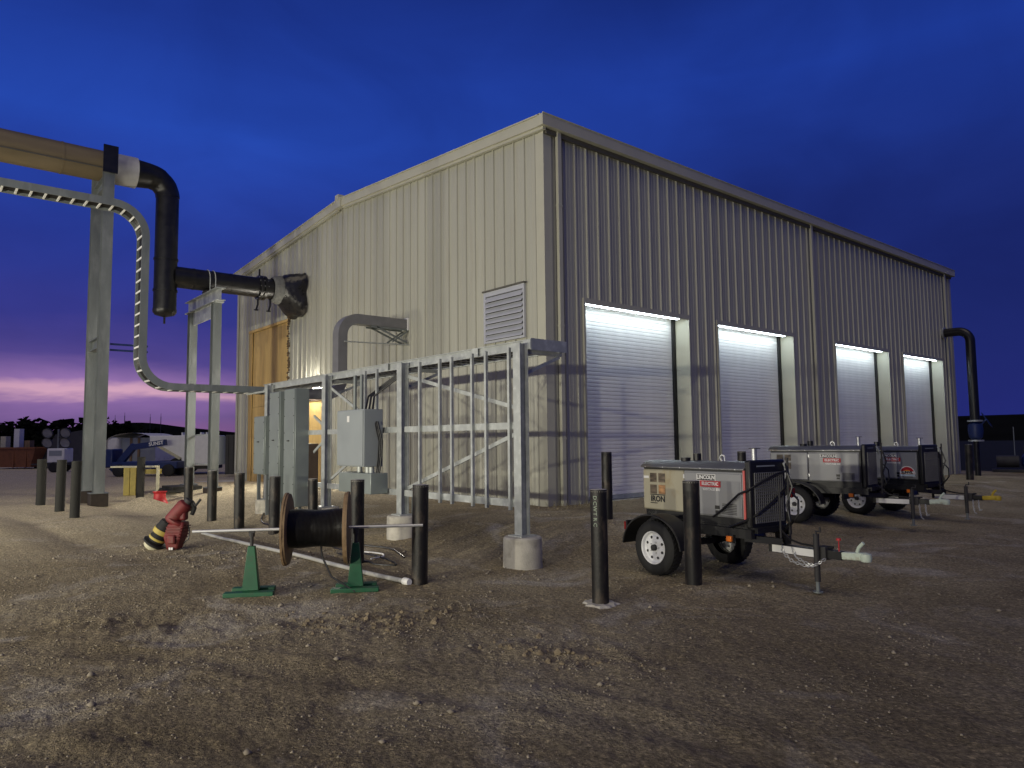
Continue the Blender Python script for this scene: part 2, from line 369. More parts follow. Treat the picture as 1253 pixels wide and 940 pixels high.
def gbase(x, y):
    x = np.asarray(x, float); y = np.asarray(y, float)
    dx = np.maximum(np.maximum(-18 - x, 0), x); dy = np.maximum(np.maximum(-y, 0), y - 22.4); d = np.hypot(dx, dy)
    zb = .27 - .2 * sm(5, 22, y) - .1 * sm(-8, -18, x)
    z = zb * sm(5, 2.4, d) + .13 * sm(-3, -6, x) * sm(-5.5, -6.6, y) * sm(-14, -11, x)
    z = z - .12 * np.exp(-(((x + 11.5) / 2.6) ** 2 + ((y + 4.6) / 1.6) ** 2))
    return z
def lump(x, y, cx, cy, rx, ry, ang=0.0):
    c, s = math.cos(ang), math.sin(ang); u = (x - cx) * c + (y - cy) * s; v = -(x - cx) * s + (y - cy) * c
    return np.exp(-((u / rx) ** 2 + (v / ry) ** 2))
BOLL = [(-4.73, -4.971), (-3.121, -4.983), (-1.908, -4.805), (2.032, -5.279), (3.663, -5.38), (2.446, -.956), (5.78, -3.25), (-10.649, -7.199), (-7.9, -7.187), (-6.052, -7.19), (3.60, -3.80), (.73, -3.80), (-1.97, -3.80)]
CLODS = [(4.75, -6.75, .75, .32, 1.0), (6.55, -6.05, .75, .28, .5), (3.2, -8.3, 1.2, .35, .6), (-.4, -6.5, 1.3, .55, .2)]
def gfull(x, y, dist):
    near = np.clip(1.4 - dist / 16.0, 0, 1)
    z = gbase(x, y)
    z = z + .040 * perlin(x / 4.2 + 11, y / 4.2 + 5) * sm(2, 5, dist) + .013 * perlin(x / 1.6 + 3, y / 1.6 + 9)
    n1 = perlin(x / .55, y / .55); n2 = perlin(x / .19 + 7, y / .19); n3 = perlin(x / .075, y / .075 + 3); n4 = perlin(x / .034 + 5, y / .034)
    k = np.zeros_like(z)
    for cx, cy, rx, ry, a in CLODS: k = np.maximum(k, lump(x, y, cx, cy, rx, ry, a))
    z = z + near * ((.011 + .03 * k) * n1 + (.010 + .022 * k) * n2 + (.0075 + .014 * k) * n3 + .0034 * n4)
    # mound by the pipe support, low ruts curving across the yard
    z = z + .30 * lump(x, y, -10.0, -5.05, 1.25, .42, .15) * (1 + .3 * n1)
    z = z + .035 * lump(x, y, -4.5, -8.4, 4.5, .35, .12) - .03 * lump(x, y, -4.4, -7.7, 4.5, .22, .12)
    # wheel ruts with pushed-up edges, sweeping across the foreground towards the doors
    for cx, cy, R0, dep in ((-1.2, -17.2, 10.6, .006), (-1.2, -17.2, 12.2, .007), (13.5, -22.5, 15.2, .011), (13.5, -22.5, 16.8, .011), (-2.0, -16.0, 14.4, .005)):
        c = np.hypot(x - cx, y - cy) - R0 + .16 * perlin(x / 1.5 + cx, y / 1.5)
        w = .45 + .55 * sm(-.35, .25, perlin(x / 1.1 + 8, y / 1.1 + cy))
        z = z + near * w * dep * (-1.0 * np.exp(-(c / .13) ** 2) + .75 * np.exp(-((c - .24) / .08) ** 2) + .6 * np.exp(-((c + .24) / .08) ** 2))
    for bx_, by_ in BOLL: z = z + .030 * np.exp(-(((x - bx_) ** 2 + (y - by_) ** 2) / .20 ** 2)) * (1 + 1.2 * n2)
    inside = (x > -17.9) & (x < -.03) & (y > .03) & (y < 22.3)
    return np.where(inside, z - .15, z)
NA, NR = 860, 330
ang = np.concatenate([np.linspace(-56, 56, NA), np.linspace(60, 300, 50)]) * math.pi / 180
rad = np.concatenate([[.02, .5, 1.0], np.geomspace(1.6, 45, NR), np.geomspace(48, 4000, 40)])
A, Rr = np.meshgrid(ang, rad)
dirx = f0.x * np.cos(A) + r0.x * np.sin(A); diry = f0.y * np.cos(A) + r0.y * np.sin(A)
gx = CAM.x + dirx * Rr; gy = CAM.y + diry * Rr
gz = gfull(gx.ravel(), gy.ravel(), Rr.ravel()).reshape(gx.shape)
na, nr = len(ang), len(rad)
verts = np.stack([gx, gy, gz], -1).reshape(-1, 3)
ii, jj = np.meshgrid(np.arange(nr - 1), np.arange(na), indexing='ij'); j2 = (jj + 1) % na
quads = np.stack([ii * na + jj, ii * na + j2, (ii + 1) * na + j2, (ii + 1) * na + jj], -1).reshape(-1, 4)
def np_mesh(name, verts, faces, m, smooth=True):
    me = bpy.data.meshes.new(name); k = faces.shape[1]
    me.vertices.add(len(verts)); me.vertices.foreach_set('co', np.ascontiguousarray(verts, dtype=np.float32).ravel())
    me.loops.add(faces.size); me.loops.foreach_set('vertex_index', np.ascontiguousarray(faces, dtype=np.int32).ravel())
    me.polygons.add(len(faces)); me.polygons.foreach_set('loop_start', np.arange(0, faces.size, k, dtype=np.int32))
    me.update(calc_edges=True)
    if smooth: me.polygons.foreach_set('use_smooth', np.ones(len(faces), dtype=bool))
    me.materials.append(M[m]); return me
gr = obj('ground', np_mesh('ground', verts, quads, 'ground')); tag(gr, 'packed brown dirt yard with pale patches and painted-in light and shade', None, kind='structure')
def G(x, y): return float(gfull(np.array([x], float), np.array([y], float), np.array([math.hypot(x - CAM.x, y - CAM.y)]))[0])

# gravel: one uncountable scatter of small stones
octv = np.array([(1, 0, 0), (-1, 0, 0), (0, 1, 0), (0, -1, 0), (0, 0, 1), (0, 0, -1)], float)
octf = np.array([(0, 2, 4), (2, 1, 4), (1, 3, 4), (3, 0, 4), (2, 0, 5), (1, 2, 5), (3, 1, 5), (0, 3, 5)])
def scatter(name, n, label, smin, smax, rmin, rmax, extra=()):
    rr = np.sqrt(rng.uniform((rmin / rmax) ** 1.1, 1, n)) ** 1.6 * rmax; rr = np.clip(rr, rmin, rmax)
    aa = rng.uniform(-44, 44, n) * math.pi / 180
    x = CAM.x + (f0.x * np.cos(aa) + r0.x * np.sin(aa)) * rr; y = CAM.y + (f0.y * np.cos(aa) + r0.y * np.sin(aa)) * rr
    dens = perlin(x / 1.3 + 2, y / 1.3) + .5 * perlin(x / .4, y / .4 + 4) + rng.normal(0, .25, n) + .25 * sm(6, -1, x)
    ok = dens > .06 + .42 * sm(4.5, 9.5, x); x, y = x[ok], y[ok]
    for cx, cy, sxy, k in extra:
        x = np.append(x, rng.normal(cx, sxy, k)); y = np.append(y, rng.normal(cy, sxy * .6, k))
    ok = ~((x > -18) & (x < .1) & (y > -.1)); x, y = x[ok], y[ok]; n = len(x)
    s = smin * (smax / smin) ** (rng.random(n) ** 2.6)
    d = np.hypot(x - CAM.x, y - CAM.y); z = gfull(x, y, d)
    v = octv[None] * rng.uniform(.6, 1.25, (n, 6, 3)) * s[:, None, None]; v[:, :, 2] *= .7
    th = rng.uniform(0, 6.28, n); c, sn = np.cos(th)[:, None], np.sin(th)[:, None]
    vx = v[:, :, 0] * c - v[:, :, 1] * sn; vy = v[:, :, 0] * sn + v[:, :, 1] * c
    vv = np.stack([vx + x[:, None], vy + y[:, None], v[:, :, 2] + z[:, None] + .25 * s[:, None]], -1).reshape(-1, 3)
    ff = (octf[None] + (np.arange(n) * 6)[:, None, None]).reshape(-1, 3)
    o = obj(name, np_mesh(name, vv, ff, 'stone', False)); tag(o, label, None, kind='stuff'); return o
scatter('gravel', 70000, 'fine pale gravel strewn over the dirt yard', .0025, .014, 2.2, 13.0,
        [(4.75, -6.75, .45, 600), (6.55, -6.05, .5, 400), (-.6, -6.4, .9, 2200)])
scatter('loose_stones', 1300, 'larger loose stones lying on the dirt yard', .011, .036, 2.6, 13.0, [(-.8, -6.3, .9, 160), (4.5, -6.9, .8, 40)])

# ------------------------------------------------------------------ warehouse
WID, LEN, ZE, ZR, ZD = 17.71, 22.29, 7.98, 8.60, 4.54
DOORS = [(1.114, 4.727), (5.966, 9.698), (12.277, 16.135), (17.36, 21.036)]
PLY = (-16.50, -12.73, 5.80)
B = thing('warehouse', 'large beige ribbed metal warehouse with four lit roll-up doors', 'building', (0, 0, 0))
def rib_profile(a, b, pitch, off):
    pts = {a, b}; H = {}
    k0 = int((a - off) / pitch) - 1
    pr = []
    for k in range(k0, k0 + int((b - a) / pitch) + 4):
        c = off + k * pitch
        for ds, h in ((-.029, 0), (-.018, .034), (.018, .034), (.029, 0), (.105, 0), (.117, .006), (.137, .006), (.149, 0), (.205, 0), (.217, .006), (.237, .006), (.249, 0)):
            pr.append((c + ds, h))
    pr.sort()
    def hh(s):
        for (s0, h0), (s1, h1) in zip(pr, pr[1:]):
            if s0 <= s <= s1: return h0 + (h1 - h0) * ((s - s0) / (s1 - s0) if s1 > s0 else 0)
        return 0
    out = [(a, hh(a))] + [p for p in pr if a + 1e-4 < p[0] < b - 1e-4] + [(b, hh(b))]
    return out
def wall_strip(mb, a, b, z0, ztop, pitch, off, place):
    pr = rib_profile(a, b, pitch, off); vs = []; n = len(pr)
    for s, h in pr: vs.append(place(s, h, z0))
    for s, h in pr: vs.append(place(s, h, ztop(s)))
    mb.add(vs, [(i, i + 1, n + i + 1, n + i) for i in range(n - 1)])
def panels(a, b, n, openings, ztop, place, pitch, off):
    for k in range(n):
        p, q = a + (b - a) * k / n, a + (b - a) * (k + 1) / n
        cuts = sorted({p, q} | {c for o in openings for c in o[:2] if p < c < q}); mb = MB()
        jit = rng.uniform(-.0015, .0015)
        for s0, s1 in zip(cuts, cuts[1:]):
            mid = (s0 + s1) / 2; z0 = -.12
            for o in openings:
                if o[0] < mid < o[1]: z0 = o[2]
            wall_strip(mb, s0, s1, z0, ztop, pitch, off, lambda s, h, z: place(s, h + jit, z))
        mb.build('wall_panel', 'siding', B, smooth=False)
slope = (ZR - ZE) / (WID / 2)
gtop = lambda x: ZR - slope * abs(x + WID / 2)
panels(-WID, 0, 17, [PLY], gtop, lambda s, h, z: (s, -h, z), WID / 51, -WID + .1)
panels(0, LEN, 21, [(a, b, ZD) for a, b in DOORS], lambda y: ZE, lambda s, h, z: (h, s, z), LEN / 63, .18)
# solid wall behind the sheets
c = MB()
prof = [(-WID, -.1), (0, -.1), (0, ZE - .02), (-WID / 2, ZR - .02), (-WID, ZE - .02)]
def gable_core(y0, y1):
    mb = MB()
    for (x0, x1, z0) in ((-WID + .01, PLY[0], -.1), (PLY[0], PLY[1], PLY[2]), (PLY[1], -.012, -.1)):
        xs = [x0] + ([-WID / 2] if x0 < -WID / 2 < x1 else []) + [x1]
        for a, b in zip(xs, xs[1:]):
            mb.add([(a, y0, z0), (b, y0, z0), (b, y0, gtop(b) - .02), (a, y0, gtop(a) - .02), (a, y1, z0), (b, y1, z0), (b, y1, gtop(b) - .02), (a, y1, gtop(a) - .02)],
                   [(0, 1, 2, 3), (7, 6, 5, 4), (0, 4, 5, 1), (1, 5, 6, 2), (2, 6, 7, 3), (3, 7, 4, 0)])
    return mb
gable_core(.012, .16).build('wall_core', 'core', B)
mb = MB(); ys = .17
for a, b in DOORS:
    mb.bx(-.17, -.012, ys, a - .052, -.1, ZE - .02); mb.bx(-.17, -.012, a - .052, b + .052, ZD + .052, ZE - .02); ys = b + .052
mb.bx(-.17, -.012, ys, LEN, -.1, ZE - .02); mb.build('wall_core', 'core', B)
MB().bx(-WID, -.18, LEN - .16, LEN, -.1, ZE - .02).build('rear_wall', 'siding', B)
MB().bx(-WID, -WID + .15, .17, LEN - .17, -.1, ZE - .02).build('far_wall', 'siding', B)
# roof
for s in (0, 1):
    mb = MB(); xa, xb = ((-WID - .15, -WID / 2) if s == 0 else (-WID / 2, .14))
    za, zb = gtop(xa) + .16, gtop(xb) + .16
    mb.add([(xa, -.10, za), (xb, -.10, zb), (xb, LEN + .1, zb), (xa, LEN + .1, za), (xa, -.10, za - .1), (xb, -.10, zb - .1), (xb, LEN + .1, zb - .1), (xa, LEN + .1, za - .1)],
           [(0, 1, 2, 3), (7, 6, 5, 4), (0, 4, 5, 1), (1, 5, 6, 2), (2, 6, 7, 3), (3, 7, 4, 0)]).build('roof', 'roof', B)
# rake trim on the gable: face and lower lip
for s in (0, 1):
    xa, xb = ((-WID - .14, -WID / 2 - .15) if s == 0 else (-WID / 2 + .15, .13))
    for y0, y1, zl, zh, nm in ((-.17, -.104, .02, .235, 'rake_trim'), (-.20, -.104, .237, .262, 'rake_cap'), (-.125, -.04, -.045, .018, 'rake_lip')):
        za, zb = gtop(xa), gtop(min(xb, 0)) - slope * max(xb, 0)
        MB().add([(xa, y0, za + zl), (xb, y0, zb + zl), (xb, y1, zb + zl), (xa, y1, za + zl), (xa, y0, za + zh), (xb, y0, zb + zh), (xb, y1, zb + zh), (xa, y1, za + zh)],
                 [(0, 1, 2, 3), (7, 6, 5, 4), (0, 4, 5, 1), (1, 5, 6, 2), (2, 6, 7, 3), (3, 7, 4, 0)]).build(nm, 'trim', B)
MB().bx(-WID / 2 - .17, -WID / 2 + .17, -.22, -.06, ZR - .02, ZR + .26).bx(-WID / 2 - .11, -WID / 2 + .11, -.24, -.05, ZR + .20, ZR + .36).build('ridge_cap', 'trim', B)
# gutter along the eave, dark strip below it painting in the soffit shadow
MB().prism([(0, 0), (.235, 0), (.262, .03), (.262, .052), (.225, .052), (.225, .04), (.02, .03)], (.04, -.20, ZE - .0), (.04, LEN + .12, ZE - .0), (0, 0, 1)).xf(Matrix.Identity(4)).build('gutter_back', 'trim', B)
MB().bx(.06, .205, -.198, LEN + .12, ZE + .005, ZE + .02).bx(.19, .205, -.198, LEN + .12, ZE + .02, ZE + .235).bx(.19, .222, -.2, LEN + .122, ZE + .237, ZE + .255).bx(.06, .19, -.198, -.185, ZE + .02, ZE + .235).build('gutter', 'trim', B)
MB().bx(.036, .10, .0, LEN, ZE - .10, ZE - .003).build('eave_shadow_strip', 'soffit', B)
# corner trim
MB().bx(-.20, .046, -.046, -.038, -.1, ZE - .05).bx(.038, .046, -.037, .17, -.1, ZE - .11).build('corner_trim', 'trim', B)
MB().bx(.038, .046, LEN - .17, LEN + .01, -.1, ZE - .11).build('corner_trim', 'trim', B)
MB().bx(-WID - .01, -WID + .17, -.046, -.038, -.1, ZE - .05).build('corner_trim', 'trim', B)
for y in (.345, 10.92, 21.55):
    ds = MB().bx(.048, .125, y - .055, y + .055, G(.1, y) - .02, ZE + .004).build('downspout', 'trim', B, bevel=.008)
    for z in (1.6, 3.9, 6.4): MB().bx(.046, .131, y - .062, y + .062, z, z + .035).build('strap', 'trim', ds)
# roll-up doors
NSL = 50
for a, b in DOORS:
    zb = min(G(.1, a + .3), G(.1, b - .3)) - .02; pitch = (ZD + .1 - zb - .10) / NSL
    d = bpy.data.objects.new('roll_up_door', None); COL.objects.link(d); d.parent = B; d.location = (-.43, a, zb)
    sl = MB(); w = b - a - .10; pz = pitch
    prf = [(0, -.006), (pz * .05, .0015), (pz * .30, .0032), (pz * .60, .0034), (pz * .93, .0012), (pz * .985, -.006), (pz * .985, -.02), (0, -.02)]
    n = len(prf); vs = [(h, .05, z) for z, h in prf] + [(h, .05 + w, z) for z, h in prf]
    sl.add(vs, [(i, i + 1, n + i + 1, n + i) for i in range(n - 1)] + [(n - 1, 0, n, 2 * n - 1)])
    me = sl.mesh('slat'); me.materials.append(M['slat'])
    for k in range(NSL):
        o = obj('slat', me, d); o.location = (rng.uniform(-.001, .001), 0, .10 + k * pitch)
    MB().bx(-.025, .03, .05, .05 + w, .0, .095).build('bottom_bar', 'galv', d)
    for y in (0.004, b - a - .09): MB().bx(-.06, .066, y, y + .086, 0, ZD - zb + .08).build('guide_rail', 'black', d)
    # jamb liners and header
    for nm, y0, y1 in (('jamb', a - .05, a), ('jamb', b, b + .05)): MB().bx(-.358, .044, y0, y1, -.1, ZD).build(nm, 'trim', B)
    MB().bx(-.50, .044, a - .05, b + .05, ZD + .002, ZD + .05).build('header', 'trim', B)
    MB().bx(.004, .042, a + .002, b - .002, ZD - .058, ZD + .001).build('header_lip', 'trim', B)
    MB().bx(-.515, -.44, a - .05, b + .05, ZD - .3, ZD + .001).build('door_stop', 'black', B)
    lt = MB().bx(-.20, -.10, a + .10, b - .16, ZD - .035, ZD + .0).build('door_light', 'white', B)
    MB().bx(-.19, -.11, a + .12, b - .18, ZD - .045, ZD - .0355).build('lens', 'led', lt)
    MB().bx(-.42, .03, a + .01, b - .01, zb - .1, zb - .012).build('door_sill', 'concrete', B)
# louvre
LX0, LX1, LZ0, LZ1 = -1.94, -.57, 3.72, 4.86
lv = bpy.data.objects.new('louver', None); COL.objects.link(lv); lv.parent = B
MB().bx(LX0, LX0 + .07, -.085, -.036, LZ0, LZ1).bx(LX1 - .04, LX1, -.085, -.036, LZ0, LZ1).bx(LX0 + .07, LX1 - .04, -.083, -.036, LZ1 - .10, LZ1).bx(LX0 + .07, LX1 - .04, -.083, -.036, LZ0, LZ0 + .05).build('frame', 'louver', lv)
MB().bx(LX0 - .012, LX1 + .03, -.12, -.036, LZ1 + .002, LZ1 + .035).build('drip_cap', 'soffit', lv)
MB().bx(LX0 + .07, LX1 - .04, -.042, -.036, LZ0 + .05, LZ1 - .10).build('screen', 'darkblock', lv)
for k in range(8):
    z = LZ0 + .055 + k * .121
    MB().add([(LX0 + .072, -.125, z), (LX1 - .042, -.125, z), (LX1 - .042, -.045, z + .112), (LX0 + .072, -.045, z + .112),
              (LX0 + .072, -.125, z + .012), (LX1 - .042, -.125, z + .012), (LX1 - .042, -.045, z + .124), (LX0 + .072, -.045, z + .124)],
             [(0, 1, 2, 3), (7, 6, 5, 4), (0, 4, 5, 1), (1, 5, 6, 2), (2, 6, 7, 3), (3, 7, 4, 0)]).build('blade', 'louver', lv)
# boarded-up opening
pc = bpy.data.objects.new('boarded_opening', None); COL.objects.link(pc); pc.parent = B
zg = .12
xs = [PLY[0] + .30, PLY[0] + 1.45, PLY[0] + 2.62, PLY[1] - .06]
for i in range(3):
    for z0, z1 in ((zg, 2.9), (2.908, PLY[2] - .10)):
        o_ = rng.uniform(0, .012)
        MB().bx(xs[i] + .004, xs[i + 1] - .004, .045 + o_, .07 + o_, z0, z1).build('plywood_sheet', 'ply', pc)
MB().bx(PLY[0], PLY[0] + .30, .005, .03, zg, PLY[2] - .1).build('plywood_return', 'ply', pc)
MB().bx(PLY[0], PLY[1] - .06, -.02, .03, PLY[2] - .098, PLY[2] - .01).build('head_board', 'ply', pc)
mb = MB()
for k in range(70):
    z = zg + .1 + (PLY[2] + .1 - zg) * k / 70; rr_ = rng.uniform(.03, .075)
    vs, fs = ico(rr_, (PLY[1] - .02 + rng.uniform(-.03, .04), -.03 + rng.uniform(-.03, .02), z), 1, .35, rng); mb.add(vs, fs)
mb.build('frayed_edge', 'frayed', pc, smooth=False)
# doorway and wall light
dx0, dx1 = -11.15, -9.95
dw = bpy.data.objects.new('doorway', None); COL.objects.link(dw); dw.parent = B
MB().bx(dx0, dx1, -.075, -.036, .15, 2.88).build('door_board', 'ply', dw)
MB().bx(dx0 - .10, dx0 - .002, -.09, -.036, .15, 3.0).bx(dx1 + .002, dx1 + .1, -.09, -.036, .15, 3.0).bx(dx0, dx1, -.088, -.036, 2.882, 3.0).build('door_frame', 'browndoor', dw)
wl = MB().bx(-10.72, -10.38, -.20, -.036, 3.32, 3.50).build('wall_light', 'soffit', B, bevel=.01)
MB().bx(-10.70, -10.40, -.215, -.202, 3.30, 3.485).bx(-10.70, -10.40, -.20, -.05, 3.28, 3.319).build('lens', 'lamp', wl)
# penetration pipe through the long wall
# (its own thing, further down)

# concrete apron in front of the boarded opening
MB().bx(-17.6, -5.0, -1.5, -.05, -.05, .185).build('concrete_apron', 'concrete', None, bevel=.01)
tag(bpy.data.objects['concrete_apron'], 'pale concrete apron along the foot of the gable wall', None, kind='structure')

# ------------------------------------------------------------------ bollards
def bollard(x, y, h, r, label, m='bollard', grp='pipe bollards standing round the warehouse', ext=None):
    z = G(x, y); o = thing('bollard', label, 'bollard', (x, y, z), rng.uniform(0, 6), grp)
    tx, ty = rng.normal(0, .013, 2)
    MB().tube([(0, 0, -.25), (tx * .5, ty * .5, h * .5), (tx, ty, h)], r, 22).build('pipe', m, o)
    MB().lathe([(0, h + .004), (r * .82, h + .004), (r * .98, h + .001), (r * 1.0, h - .02)], (tx, ty, 0), n=22).build('concrete_cap', 'concrete' if m == 'bollard' else m, o)
    return o
GW = 'weathered posts by the tall pipe support'
bollard(-10.649, -7.199, 1.115, .105, 'weathered grey post, leftmost of the three beside the tall columns', 'woodpost', GW)
bollard(-7.9, -7.187, 1.105, .095, 'weathered grey post, middle of the three beside the tall columns', 'woodpost', GW)
bollard(-6.052, -7.19, 1.11, .09, 'weathered grey post, nearest of the three beside the tall columns', 'woodpost', GW)
bollard(-12.9, -4.45, 1.27, .11, 'dark weathered post in front of the yellow trestle', 'woodpost', GW)
bollard(-7.305, -4.696, 1.02, .095, 'dark bollard right behind the red rammer')
bollard(-4.73, -4.971, 1.0, .093, 'dark bollard just right of the red rammer, below the short pipe support')
bollard(-3.121, -4.983, 1.015, .095, 'dark bollard in front of the left corner of the warehouse')
bollard(-1.908, -4.805, .995, .095, 'dark bollard in front of the sage electrical cabinets')
bollard(-1.75, -4.15, .88, .086, 'dark bollard half hidden behind the top of the cable reel')
bollard(2.032, -5.279, 1.07, .088, 'dark bollard just behind the right flange of the cable reel')
bollard(3.663, -5.38, 1.09, .090, 'dark bollard at the right end of the steel reel bar')
b12 = bollard(5.656, -4.581, 1.105, .083, 'nearest dark bollard, with pale vertical lettering and a concrete collar')
bollard(2.446, -.956, 1.095, .087, 'dark bollard in front of the first roll-up door')
bollard(5.78, -3.25, 1.10, .090, 'dark bollard standing in front of the nearest welder trailer')
bollard(3.623, 1.156, 1.22, .072, 'dark bollard whose top shows above the nearest welder trailer')
bollard(1.855, 17.562, 1.175, .115, 'dark bollard under the black gooseneck pipe')
bollard(3.232, 10.984, 1.0, .095, 'dark bollard behind the farthest welder trailer')
# lettering down the side of the nearest bollard
b12.rotation_euler = (0, 0, 0)
dv = (CAM - Vector((5.656, -4.581, 0))); th = math.atan2(dv.y, dv.x) - .45
for k, ch in enumerate('DCWTRC'):
    mm = Matrix.Rotation(th, 4, 'Z') @ Matrix.Translation((.0855, 0, 1.03 - k * .052)) @ Matrix.Rotation(RAD(90), 4, 'Z') @ Matrix.Rotation(RAD(90), 4, 'X') @ Matrix.Rotation(RAD(-90), 4, 'Z')
    text_mesh(ch, .055, 'letters', b12, mm, .001)
mb = MB(); rc = random.Random(4)
pts = [(math.cos(i / 22 * 6.283) * (.20 + rc.uniform(-.04, .05)), math.sin(i / 22 * 6.283) * (.20 + rc.uniform(-.04, .05))) for i in range(22)]
mb.add([(0, 0, .018)] + [(x * .75, y * .75, .016 + rc.uniform(-.006, .008)) for x, y in pts] + [(x, y, -.03) for x, y in pts],
       [(0, 1 + i, 1 + (i + 1) % 22) for i in range(22)] + [(1 + i, 23 + i, 23 + (i + 1) % 22, 1 + (i + 1) % 22) for i in range(22)])
mb.build('concrete_collar', 'concrete', b12, smooth=False)

# ------------------------------------------------------------------ steel frame with electrical gear
FY = -3.80
PX = [3.60, .73, -1.97, -4.78]
FR = thing('equipment_rack', 'galvanized steel equipment rack on round concrete piers before the gable', 'rack', (0, 0, 0))
for i, x in enumerate(PX):
    z = G(x, FY)
    hp = (.36, .30, .26, .26)[i]
    MB().lathe([(0, hp + .004), (.225, hp), (.245, hp - .02), (.25, .0), (.25, -.3)], (x, FY, z), n=28).build('pier', 'concrete', FR)
    ps = MB().hbeam((x, FY, z + hp + .012), (x, FY, 2.84), .14, .14, .012, (0, 1, 0)).build('post', 'galv', FR)
    MB().bx(x - .13, x + .13, FY - .13, FY + .13, z + hp + .001, z + hp + .018).build('base_plate', 'galv', ps)
    # tray bracket: arm back under the tray and knee brace
    MB().bar((x, FY + .08, 2.735), (x, FY + .72, 2.735), .05).build('bracket_arm', 'galv', FR)
    MB().bar((x, FY + .08, 2.45), (x, FY + .68, 2.70), .04).build('bracket_brace', 'galv', FR)
for a, b in zip(PX, PX[1:]):
    x0, x1 = b + .08, a - .08
    MB().bx(x0, x1, FY - .02, FY + .03, .74, .835).build('bottom_rail', 'galv', FR)
    MB().bx(x0, x1, FY - .02, FY + .03, 1.735, 1.825).build('middle_rail', 'galv', FR)
# bay next to the corner: studs and crossing braces
x0, x1 = PX[1] + .08, PX[0] - .08
for x in (1.29, 1.83, 2.13, 2.62, 2.93, 3.42):
    MB().prism([(-.02, -.02), (.02, -.02), (.02, -.012), (-.012, -.012), (-.012, .012), (.02, .012), (.02, .02), (-.02, .02)], (x, FY - .042, .70), (x, FY - .042, 2.80), (0, 1, 0)).build('stud', 'galv', FR)
MB().bar((x0, FY + .05, 2.62), (x1, FY + .05, 2.0), .055, .02).build('brace', 'galv', FR)
MB().bar((x0, FY + .05, .86), (x1, FY + .05, 1.70), .055, .02).build('brace', 'galv', FR)
x0, x1 = PX[2] + .08, PX[1] - .08
MB().bar((x0, FY + .05, 2.60), (x0 + 1.05, FY + .05, 2.15), .05, .02).build('brace', 'galv', FR)
MB().bar((x0, FY + .05, .90), (x0 + 1.0, FY + .05, 1.35), .05, .02).build('brace', 'galv', FR)
for x in (-.42, -.02): MB().bx(x - .02, x + .02, FY - .06, FY - .02, 2.08, 2.80).build('stud', 'galv', FR)
x0, x1 = PX[3] + .08, PX[2] - .08
MB().bar((-2.62, FY + .05, 2.10), (x1, FY + .05, 1.84), .05, .02).build('brace', 'galv', FR)
MB().bar((-2.62, FY + .05, 1.40), (x1, FY + .05, 1.68), .05, .02).build('brace', 'galv', FR)
for x in (.62, .85): MB().bx(x - .02, x + .02, FY + .10, FY + .14, .2, .75).build('foot', 'galv_dull', FR)

# cable tray: along the frame, then the riser from the overhead run
CT = thing('cable_tray', 'galvanized ladder cable tray dropping from overhead and running along the frame', 'cable tray', (0, 0, 0))
TY0, TY1 = FY + .085, FY + .69
for y in (TY0, TY1):
    MB().prism([(-.065, -.018), (.065, -.018), (.065, .018), (.053, .018), (.053, -.008), (-.053, -.008), (-.053, .018), (-.065, .018)], (-5.30, y, 2.825), (3.72, y, 2.825), (0, 0, 1)).build('side_rail', 'galv', CT)
for k in range(34): 
    x = -5.2 + k * .265; MB().bx(x - .02, x + .02, TY0 + .02, TY1 - .02, 2.77, 2.79).build('rung', 'galv', CT)
MB().bx(3.721, 3.733, TY0 - .016, TY1 + .016, 2.75, 2.90).build('end_plate', 'galv', CT)
for k, x in enumerate((3.66, 2.55, .1, -2.2, -4.9)): MB().bx(x - .07, x + .07, TY0 - .026, TY0 - .0185, 2.765, 2.885).build('splice_plate', 'galv', CT)
# overhead run in +Y, bend down, riser, bend, then level to the frame
TX0, TX1, TZ = -6.17, -5.72, 6.56
RB = .62
path = [V(0, -16.0, TZ), V(0, -6.12 - RB, TZ)] + arc((0, -6.12 - RB, TZ - RB), RB, math.pi / 2, 0, (0, 1, 0), (0, 0, 1), 8)[1:]
ZL = 2.80
path += arc((0, -6.12 + RB, ZL + RB), RB, math.pi, 1.5 * math.pi, (0, 1, 0), (0, 0, 1), 8) + [V(0, -3.2, ZL)]
def sweep_rail(x, path, h, t):
    vs = []; P = [Vector(p) for p in path]
    for i, p in enumerate(P):
        T = (P[min(i + 1, len(P) - 1)] - P[max(i - 1, 0)]).normalized(); Nn = Vector((0, -T.z, T.y))
        for a, b in ((-t, -h), (t, -h), (t, h), (-t, h)): vs.append((x + a, p.y + Nn.y * b, p.z + Nn.z * b))
    n = len(P); fs = [(i * 4 + k, i * 4 + (k + 1) % 4, (i + 1) * 4 + (k + 1) % 4, (i + 1) * 4 + k) for i in range(n - 1) for k in range(4)] + [(3, 2, 1, 0), tuple(range(4 * n - 4, 4 * n))]
    return MB().add(vs, fs)
for x in (TX0, TX1): sweep_rail(x, path, .075, .012).build('side_rail', 'galv_dull', CT)
L = [0.0]
for a, b in zip(path, path[1:]): L.append(L[-1] + (b - a).length)
s = .1
while s < L[-1]:
    i = max(k for k in range(len(L) - 1) if L[k] <= s); t_ = (s - L[i]) / (L[i + 1] - L[i]); p = path[i].lerp(path[i + 1], t_); T = (path[i + 1] - path[i]).normalized()
    Nn = Vector((0, -T.z, T.y)); q = p - Nn * .06
    MB().bar((TX0 + .012, q.y, q.z), (TX1 - .012, q.y, q.z), .035, .02, T).build('rung', 'white', CT); s += .235
